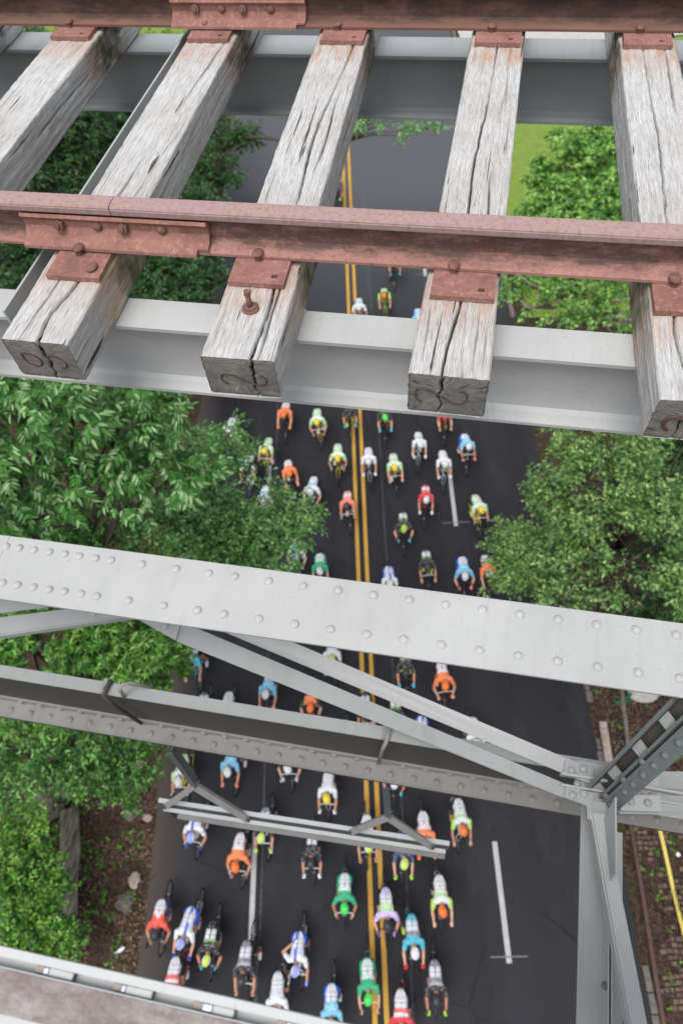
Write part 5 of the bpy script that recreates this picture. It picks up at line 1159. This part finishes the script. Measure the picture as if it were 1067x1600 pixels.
def bike_meshes():
    B = {}
    bm = bmesh.new(); ra, fa, bb, sc_, ht, hb = (0, -.50, .335), (0, .52, .335), (0, -.09, .27), (0, -.25, .80), (0, .34, .87), (0, .385, .74)
    tube(bm, [bb, sc_], .016); tube(bm, [sc_, ht], .017); tube(bm, [bb, hb], .022); tube(bm, [ht, hb], .021)
    for sx in (-1, 1): tube(bm, [(sx*.03, -.09, .27), (sx*.06, -.5, .335)], .010, 6); tube(bm, [(sx*.01, -.24, .77), (sx*.06, -.5, .335)], .008, 6)
    tube(bm, [sc_, (0, -.285, .93)], .014)
    B['frame'] = from_bm(bm, 'frame')
    bm = bmesh.new(); tube(bm, [hb, (0, .395, .70)], .02)
    for sx in (-1, 1): tube(bm, [(0, .395, .71), (sx*.05, .41, .68), (sx*.055, .45, .52), (sx*.052, .52, .335)], [.014, .014, .012, .008], 8)
    B['fork'] = from_bm(bm, 'fork')
    bm = bmesh.new(); tube(bm, [ht, (0, .345, .91), (0, .455, .955)], .015)
    for sx in (-1, 1): tube(bm, [(0, .455, .955), (sx*.10, .455, .955), (sx*.19, .465, .955), (sx*.21, .50, .955), (sx*.212, .56, .945), (sx*.212, .60, .89), (sx*.212, .575, .82), (sx*.212, .50, .80)], .0125, 8)
    B['handlebar'] = from_bm(bm, 'bar')
    B['brake_hood'] = []
    for sx in (-1, 1): bm = bmesh.new(); tube(bm, [(sx*.212, .55, .955), (sx*.212, .63, .985), (sx*.212, .655, 1.02)], [.016, .018, .014], 8); tube(bm, [(sx*.212, .65, .98), (sx*.215, .66, .90), (sx*.215, .63, .83)], .007, 5); B['brake_hood'].append(from_bm(bm, 'hood'))
    bm = bmesh.new(); prism(bm, [(-.07, -.40), (.07, -.40), (.065, -.33), (.02, -.25), (.018, -.14), (-.018, -.14), (-.02, -.25), (-.065, -.33)], .93, .965); bmesh.ops.bevel(bm, geom=bm.edges[:], offset=.006, segments=2, affect='EDGES'); B['saddle'] = from_bm(bm, 'saddle', True)
    bm = bmesh.new(); 
    def torus(bm, R_, r_, a=28, b=6, sy=1):
        rg = [[bm.verts.new((r_*math.sin(2*math.pi*j/b)*sy, (R_+r_*math.cos(2*math.pi*j/b))*math.cos(2*math.pi*i/a), (R_+r_*math.cos(2*math.pi*j/b))*math.sin(2*math.pi*i/a))) for j in range(b)] for i in range(a)]
        for i in range(a):
            for j in range(b): bm.faces.new((rg[i][j], rg[i][(j+1) % b], rg[(i+1) % a][(j+1) % b], rg[(i+1) % a][j])).smooth = True
    torus(bm, .325, .0125); B['tyre'] = from_bm(bm, 'tyre')
    bm = bmesh.new(); torus(bm, .30, .018, 28, 6, .55)
    B['rim'] = from_bm(bm, 'rim')
    bm = bmesh.new(); tube(bm, [(-.045, 0, 0), (.045, 0, 0)], .02, 10)
    for i in range(18): a = 2*math.pi*i/18; tube(bm, [(.02*(-1)**i, 0, 0), (0, .29*math.cos(a), .29*math.sin(a))], .0016, 3, False)
    B['spokes'] = from_bm(bm, 'spokes')
    for ps, cr in (('A', ((-.13, -.09, .10), (.13, -.09, .44))), ('B', ((-.13, .08, .27), (.13, -.26, .27)))):
        bm = bmesh.new(); tube(bm, [(-.08, -.09, .27), (.08, -.09, .27)], .02, 10); tube(bm, [(.055, -.09, .27), (.06, -.09, .27)], .09, 24)
        for p in cr: sx = 1 if p[0] > 0 else -1; tube(bm, [(sx*.05, -.09, .27), (sx*.085, -.09, .27), (sx*.09, p[1], p[2])], .012, 6); 
        B['crank'+ps] = from_bm(bm, 'crank')
        B['pedal'+ps] = []
        for p in cr: bm = bmesh.new(); box(bm, (p[0]-.04, p[1]-.03, p[2]-.01), (p[0]+.04, p[1]+.03, p[2]+.01), .004); B['pedal'+ps].append(from_bm(bm, 'pedal'))

    bm = bmesh.new(); tube(bm, [(0, .06, .42), (0, .16, .54), (0, .175, .56)], [.036, .036, .02], 10); B['bottle'] = from_bm(bm, 'bottle')
    return B
BK = bike_meshes()
def put(name, me, mat, parent, loc=None):
    o = bpy.data.objects.new(name, me); COL.objects.link(o); o.parent = parent
    if not me.materials: me.materials.append(None)
    o.material_slots[0].link = 'OBJECT'; o.material_slots[0].material = mat
    if loc: o.location = loc
    return o
def cmat(name, rows, sleeve, stripe=None, heart=False):
    """jersey cloth: colour bands down the back, sleeve colour, optional centre stripe"""
    if 'kit_'+name in M: return M['kit_'+name]
    m = NT('kit_'+name, .75, .25); s = m.sep(); t = m.math('MULTIPLY_ADD', s[1], 2.0, .62)   # hips 0 .. shoulders 1
    c = m.ramp(m.math('ADD', t, m.math('MULTIPLY', m.math('ABSOLUTE', s[0]), -.25)), [(p, k_) for p, k_ in rows], 'CONSTANT')
    ax = m.math('ABSOLUTE', s[0])
    if stripe: c = m.mix(m.ramp(m.math('ABSOLUTE', m.math('SUBTRACT', s[0], .03)), [(.035, 1), (.04, 0)]), c, stripe)
    if heart:
        e = m.math('ADD', m.math('MULTIPLY', ax, 1.25), m.math('ABSOLUTE', m.math('SUBTRACT', s[1], -.04))); c = m.mix(m.ramp(e, [(.075, 1), (.085, 0)]), c, (.75, .7, .7))
    c = m.mix(m.ramp(ax, [(.175, 0), (.18, 1)]), c, sleeve)
    n = m.noise(22, 4, .6); c = m.mix(m.ramp(n, [(.4, .22), (.6, 0)]), c, tuple(x*.5 for x in rows[0][1]))
    l2 = m.noise(1, 2, .5, m.map((26, 60, 10), (3, 1, 7))); c = m.mix(m.ramp(l2, [(.60, 0), (.63, .75)]), c, (.03, .03, .04) if sum(rows[0][1]) > 1.2 else (.7, .7, .7))
    lg = m.noise(1, 2, .5, m.map((34, 50, 20))); c = m.mix(m.ramp(lg, [(.60, 0), (.64, .4)]), c, sleeve)
    m.col(c); m.bump(m.noise(1, 4, .6, m.map((14, 34, 14)), 1.0), .02, .8); M['kit_'+name] = m.m; return m.m
W_ = (.72, .73, .76); K_ = (.018, .018, .022); OR = (.85, .22, .06); LM = (.42, .72, .08); LG_ = (.45, .7, .32); BL = (.03, .10, .55); SK = (.18, .5, .72); RD = (.62, .03, .04); GN = (.02, .38, .17); TL = (.06, .42, .55); GY = (.22, .21, .24); PK = (.85, .25, .18); YL = (.85, .68, .04)
KITS = { # rows, sleeve, shorts, stripe, frame, glove
 'teal': ([(0, TL), (.3, W_), (.5, GY), (.7, TL)], TL, K_, None, TL, RD), 'navy': ([(0, (.03, .05, .12)), (.6, GY), (.8, (.04, .06, .16))], (.04, .06, .16), K_, None, K_, LM),
 'whiteblue': ([(0, W_), (.55, SK), (.72, W_)], W_, K_, None, W_, W_), 'lime': ([(0, K_), (.4, LM), (.75, K_)], LM, K_, None, LM, LM), 'darkkit': ([(0, K_), (.45, (.2, .4, .1)), (.6, K_)], K_, K_, None, K_, TL),
 'sky': ([(0, W_), (.25, SK), (.6, (.35, .65, .85)), (.8, SK)], SK, BL, None, K_, PK), 'orange': ([(0, W_), (.2, OR), (.42, W_), (.58, OR)], OR, K_, None, K_, OR), 'limewhite': ([(0, LG_), (.3, W_), (.5, LG_), (.75, W_)], LG_, K_, None, YL, K_),
 'red': ([(0, RD), (.5, (.7, .1, .1)), (.7, RD)], RD, K_, None, RD, W_), 'white': ([(0, W_), (.5, (.62, .62, .7)), (.65, W_)], W_, K_, None, W_, W_), 'salmon': ([(0, PK), (.45, (.9, .4, .33)), (.7, PK)], PK, K_, None, K_, K_),
 'green': ([(0, W_), (.22, GN), (.42, (.55, .75, .65)), (.6, GN)], GN, GN, None, GN, GN), 'bluestripe': ([(0, W_), (.5, (.6, .62, .85)), (.7, W_)], W_, BL, BL, W_, BL), 'black': ([(0, K_), (.6, (.03, .03, .04))], K_, K_, None, K_, W_),
 'blackorange': ([(0, OR), (.3, K_), (.6, OR)], K_, K_, None, OR, K_), 'greykit': ([(0, GY), (.3, (.4, .38, .44)), (.5, GY), (.68, (.42, .4, .46)), (.8, K_)], K_, K_, None, K_, LM),
 'orangewhite': ([(0, W_), (.3, RD), (.45, W_), (.7, OR)], OR, K_, None, K_, OR), 'limestripe': ([(0, W_), (.3, (.4, .7, .2)), (.45, W_), (.6, LG_), (.75, W_)], LM, K_, None, W_, W_), 'purple': ([(0, (.55, .45, .75)), (.25, LG_), (.8, (.6, .5, .8))], (.6, .5, .78), K_, None, K_, (.3, .2, .5)),
 'redheart': ([(0, W_), (.25, (.85, .09, .05))], (.85, .09, .05), (.05, .07, .15), None, K_, K_), 'redwhite': ([(0, W_), (.45, (.85, .12, .1)), (.65, W_), (.8, RD)], RD, K_, None, RD, W_)}
HC = {'white': (.78, .78, .78), 'black': (.03, .03, .035), 'orange': (.95, .20, .03), 'yellow': (.85, .66, .03), 'green': (.08, .72, .12), 'red': (.7, .04, .04), 'lime': (.62, .85, .08), 'limestripe': (.4, .65, .1), 'blue': (.06, .14, .7), 'sky': (.25, .55, .8)}
def helm_mat(c):
    k_ = 'helm_'+c
    if k_ in M: return M[k_]
    m = NT(k_, .3, .5); s = m.sep(); a = HC[c]; w2 = (.7, .7, .72) if c in ('blue', 'lime', 'sky') else tuple(x*.5 for x in a)
    v = m.math('ABSOLUTE', m.math('SINE', m.math('MULTIPLY', s[0], 75))); x = m.mix(m.ramp(v, [(.80, 0), (.9, .8)]), a, (.03, .03, .03) if c != 'blue' else w2)
    x = m.mix(m.ramp(m.math('ABSOLUTE', s[0]), [(.062, 0), (.066, 1)]), x, w2 if c in ('blue', 'lime', 'sky') else a); m.col(x); M[k_] = m.m; return m.m
def bibm():
    m = NT('number_cloth', .8, .2); b = m.n('ShaderNodeTexBrick'); b.offset = 0; b.inputs['Scale'].default_value = 1; b.inputs['Brick Width'].default_value = .036; b.inputs['Row Height'].default_value = .085; b.inputs['Mortar Size'].default_value = .011
    b.inputs['Color1'].default_value = (.03, .03, .03, 1); b.inputs['Color2'].default_value = (.03, .03, .05, 1); b.inputs['Mortar'].default_value = (.78, .78, .82, 1)
    m.l(m.map(loc=(0, .03, 0)), b.inputs['Vector']); n = m.noise(90, 2, .5); m.col(m.mix(m.ramp(n, [(.45, 0), (.55, .55)]), b.outputs['Color'], (.78, .78, .82))); return m.m
M['bib'] = bibm()
SKIN = []
for i, c in enumerate(((.50, .24, .15), (.42, .19, .115), (.58, .31, .21))):
    m = NT('skin_%d' % i, .5, .4); n = m.noise(20, 3, .6); m.col(m.mix(m.ramp(n, [(.3, 0), (.7, 1)]), c, tuple(x*.85 for x in c))); m.b.inputs['Subsurface Weight'].default_value = .05; SKIN.append(m.m)
RUB = flat('tyre_rubber', (.02, .02, .02), .8); CARB = flat('carbon', (.02, .02, .022), .3, .5); ALU = flat('bike_metal', (.35, .35, .37), .3, .5, .6); TAPEW = flat('white_tape_bar', (.6, .6, .6), .6)
for idx, (u, v, kit, hel, pose, yaw, phrase) in enumerate(RIDERS):
    rows, slv, sho, stp, frc, glv = KITS[kit]; rs = random.Random(idx*7+3); mw = RM(u, v, 0, yaw+rs.uniform(-2, 2))
    lean = Matrix.Rotation(R(rs.uniform(-4.5, 4.5)), 4, 'Y'); mw = mw @ lean
    if rs.random() < .5: mir = -1
    else: mir = 1
    if pose != 'ARM' and rs.random() < .3: pose = 'C'
    s_ = rs.uniform(.93, 1.0); mp = mw @ Matrix.Diagonal((s_*(mir if pose != 'ARM' else 1), s_, s_, 1))
    P_ = POSE[pose]
    sk = SKIN[rs.choice((0, 0, 1, 2))]
    p = bpy.data.objects.new('person', P_['body']); COL.objects.link(p)
    if not P_['body'].materials: P_['body'].materials.append(None)
    p.material_slots[0].link = 'OBJECT'; p.material_slots[0].material = sk; p.matrix_world = mp
    tag(p, 'cyclist '+phrase, 'person', 'cyclists racing along the road')
    put('shorts', P_['shorts'], flat('shorts_'+kit, sho, .6), p)
    j = put('jersey', P_['jersey'], cmat(kit, rows, slv, stp, kit == 'redheart'), p)
    for q in P_['bib']: put('race_number', q, M['bib'], j)
    ws = rs.random() < .6
    for q in P_['sock']: put('sock', q, flat('white_sock', (.7, .7, .7)) if ws else flat('dark_sock', (.05, .05, .05)), p)
    sc1 = rs.choice(('w', 'k', 'w', 'l')); [put('shoe', q, flat('shoe_'+sc1, {'w': (.75, .75, .75), 'k': (.04, .04, .04), 'l': (.5, .75, .08)}[sc1], .4), p) for q in P_['shoe']]
    if rs.random() < .75 or kit in ('sky', 'bluestripe'): [put('glove', q, flat('glove_'+kit, glv, .7), p) for q in P_['glove']]
    h = put('helmet', HELM, helm_mat(hel), p); hz = -.07 if pose == 'C' else 0; hm = Matrix.Translation((rs.uniform(-.01, .01), .40, 1.375+hz)) @ Matrix.Rotation(R(-22+rs.uniform(-8, 8)), 4, 'X') @ Matrix.Rotation(R(rs.uniform(-24, 24)), 4, 'Z'); h.matrix_local = hm
    g_ = put('sunglasses', GLASS, flat('dark_lens', (.02, .02, .03), .15, .6), p); g_.matrix_local = Matrix.Translation((0, .40, 1.365+hz)) @ Matrix.Rotation(R(-22), 4, 'X')
    # bicycle
    cp = 'B' if pose == 'B' else 'A'; mir = -mir if pose == 'C' else mir
    b = empty('bicycle', mw=mw @ Matrix.Diagonal((mir if pose != 'ARM' else 1, 1, 1, 1))); tag(b, ('bicycle under rider ' if len(phrase.split()) < 14 else 'bicycle ')+phrase, 'bicycle', 'racing bicycles on the road')
    fm = flat('bike_'+kit, frc, .3, .5)
    put('frame', BK['frame'], fm, b); put('fork', BK['fork'], fm if rs.random() < .5 else CARB, b); put('handlebar', BK['handlebar'], TAPEW if rs.random() < .35 else CARB, b); hd_ = CARB if rs.random() < .6 else TAPEW; [put('brake_hood', q, hd_, b) for q in BK['brake_hood']]
    put('saddle', BK['saddle'], CARB if rs.random() < .6 else TAPEW, b); put('crankset', BK['crank'+cp], ALU, b); [put('pedal', q, CARB, b) for q in BK['pedal'+cp]]; put('bottle', BK['bottle'], flat('bottle_'+kit, slv, .4), b)
    for loc in ((0, -.50, .335), (0, .52, .335)):
        wl = empty('wheel'); wl.parent = b; wl.location = loc
        put('tyre', BK['tyre'], RUB, wl); put('rim', BK['rim'], CARB, wl); put('spokes', BK['spokes'], ALU, wl)
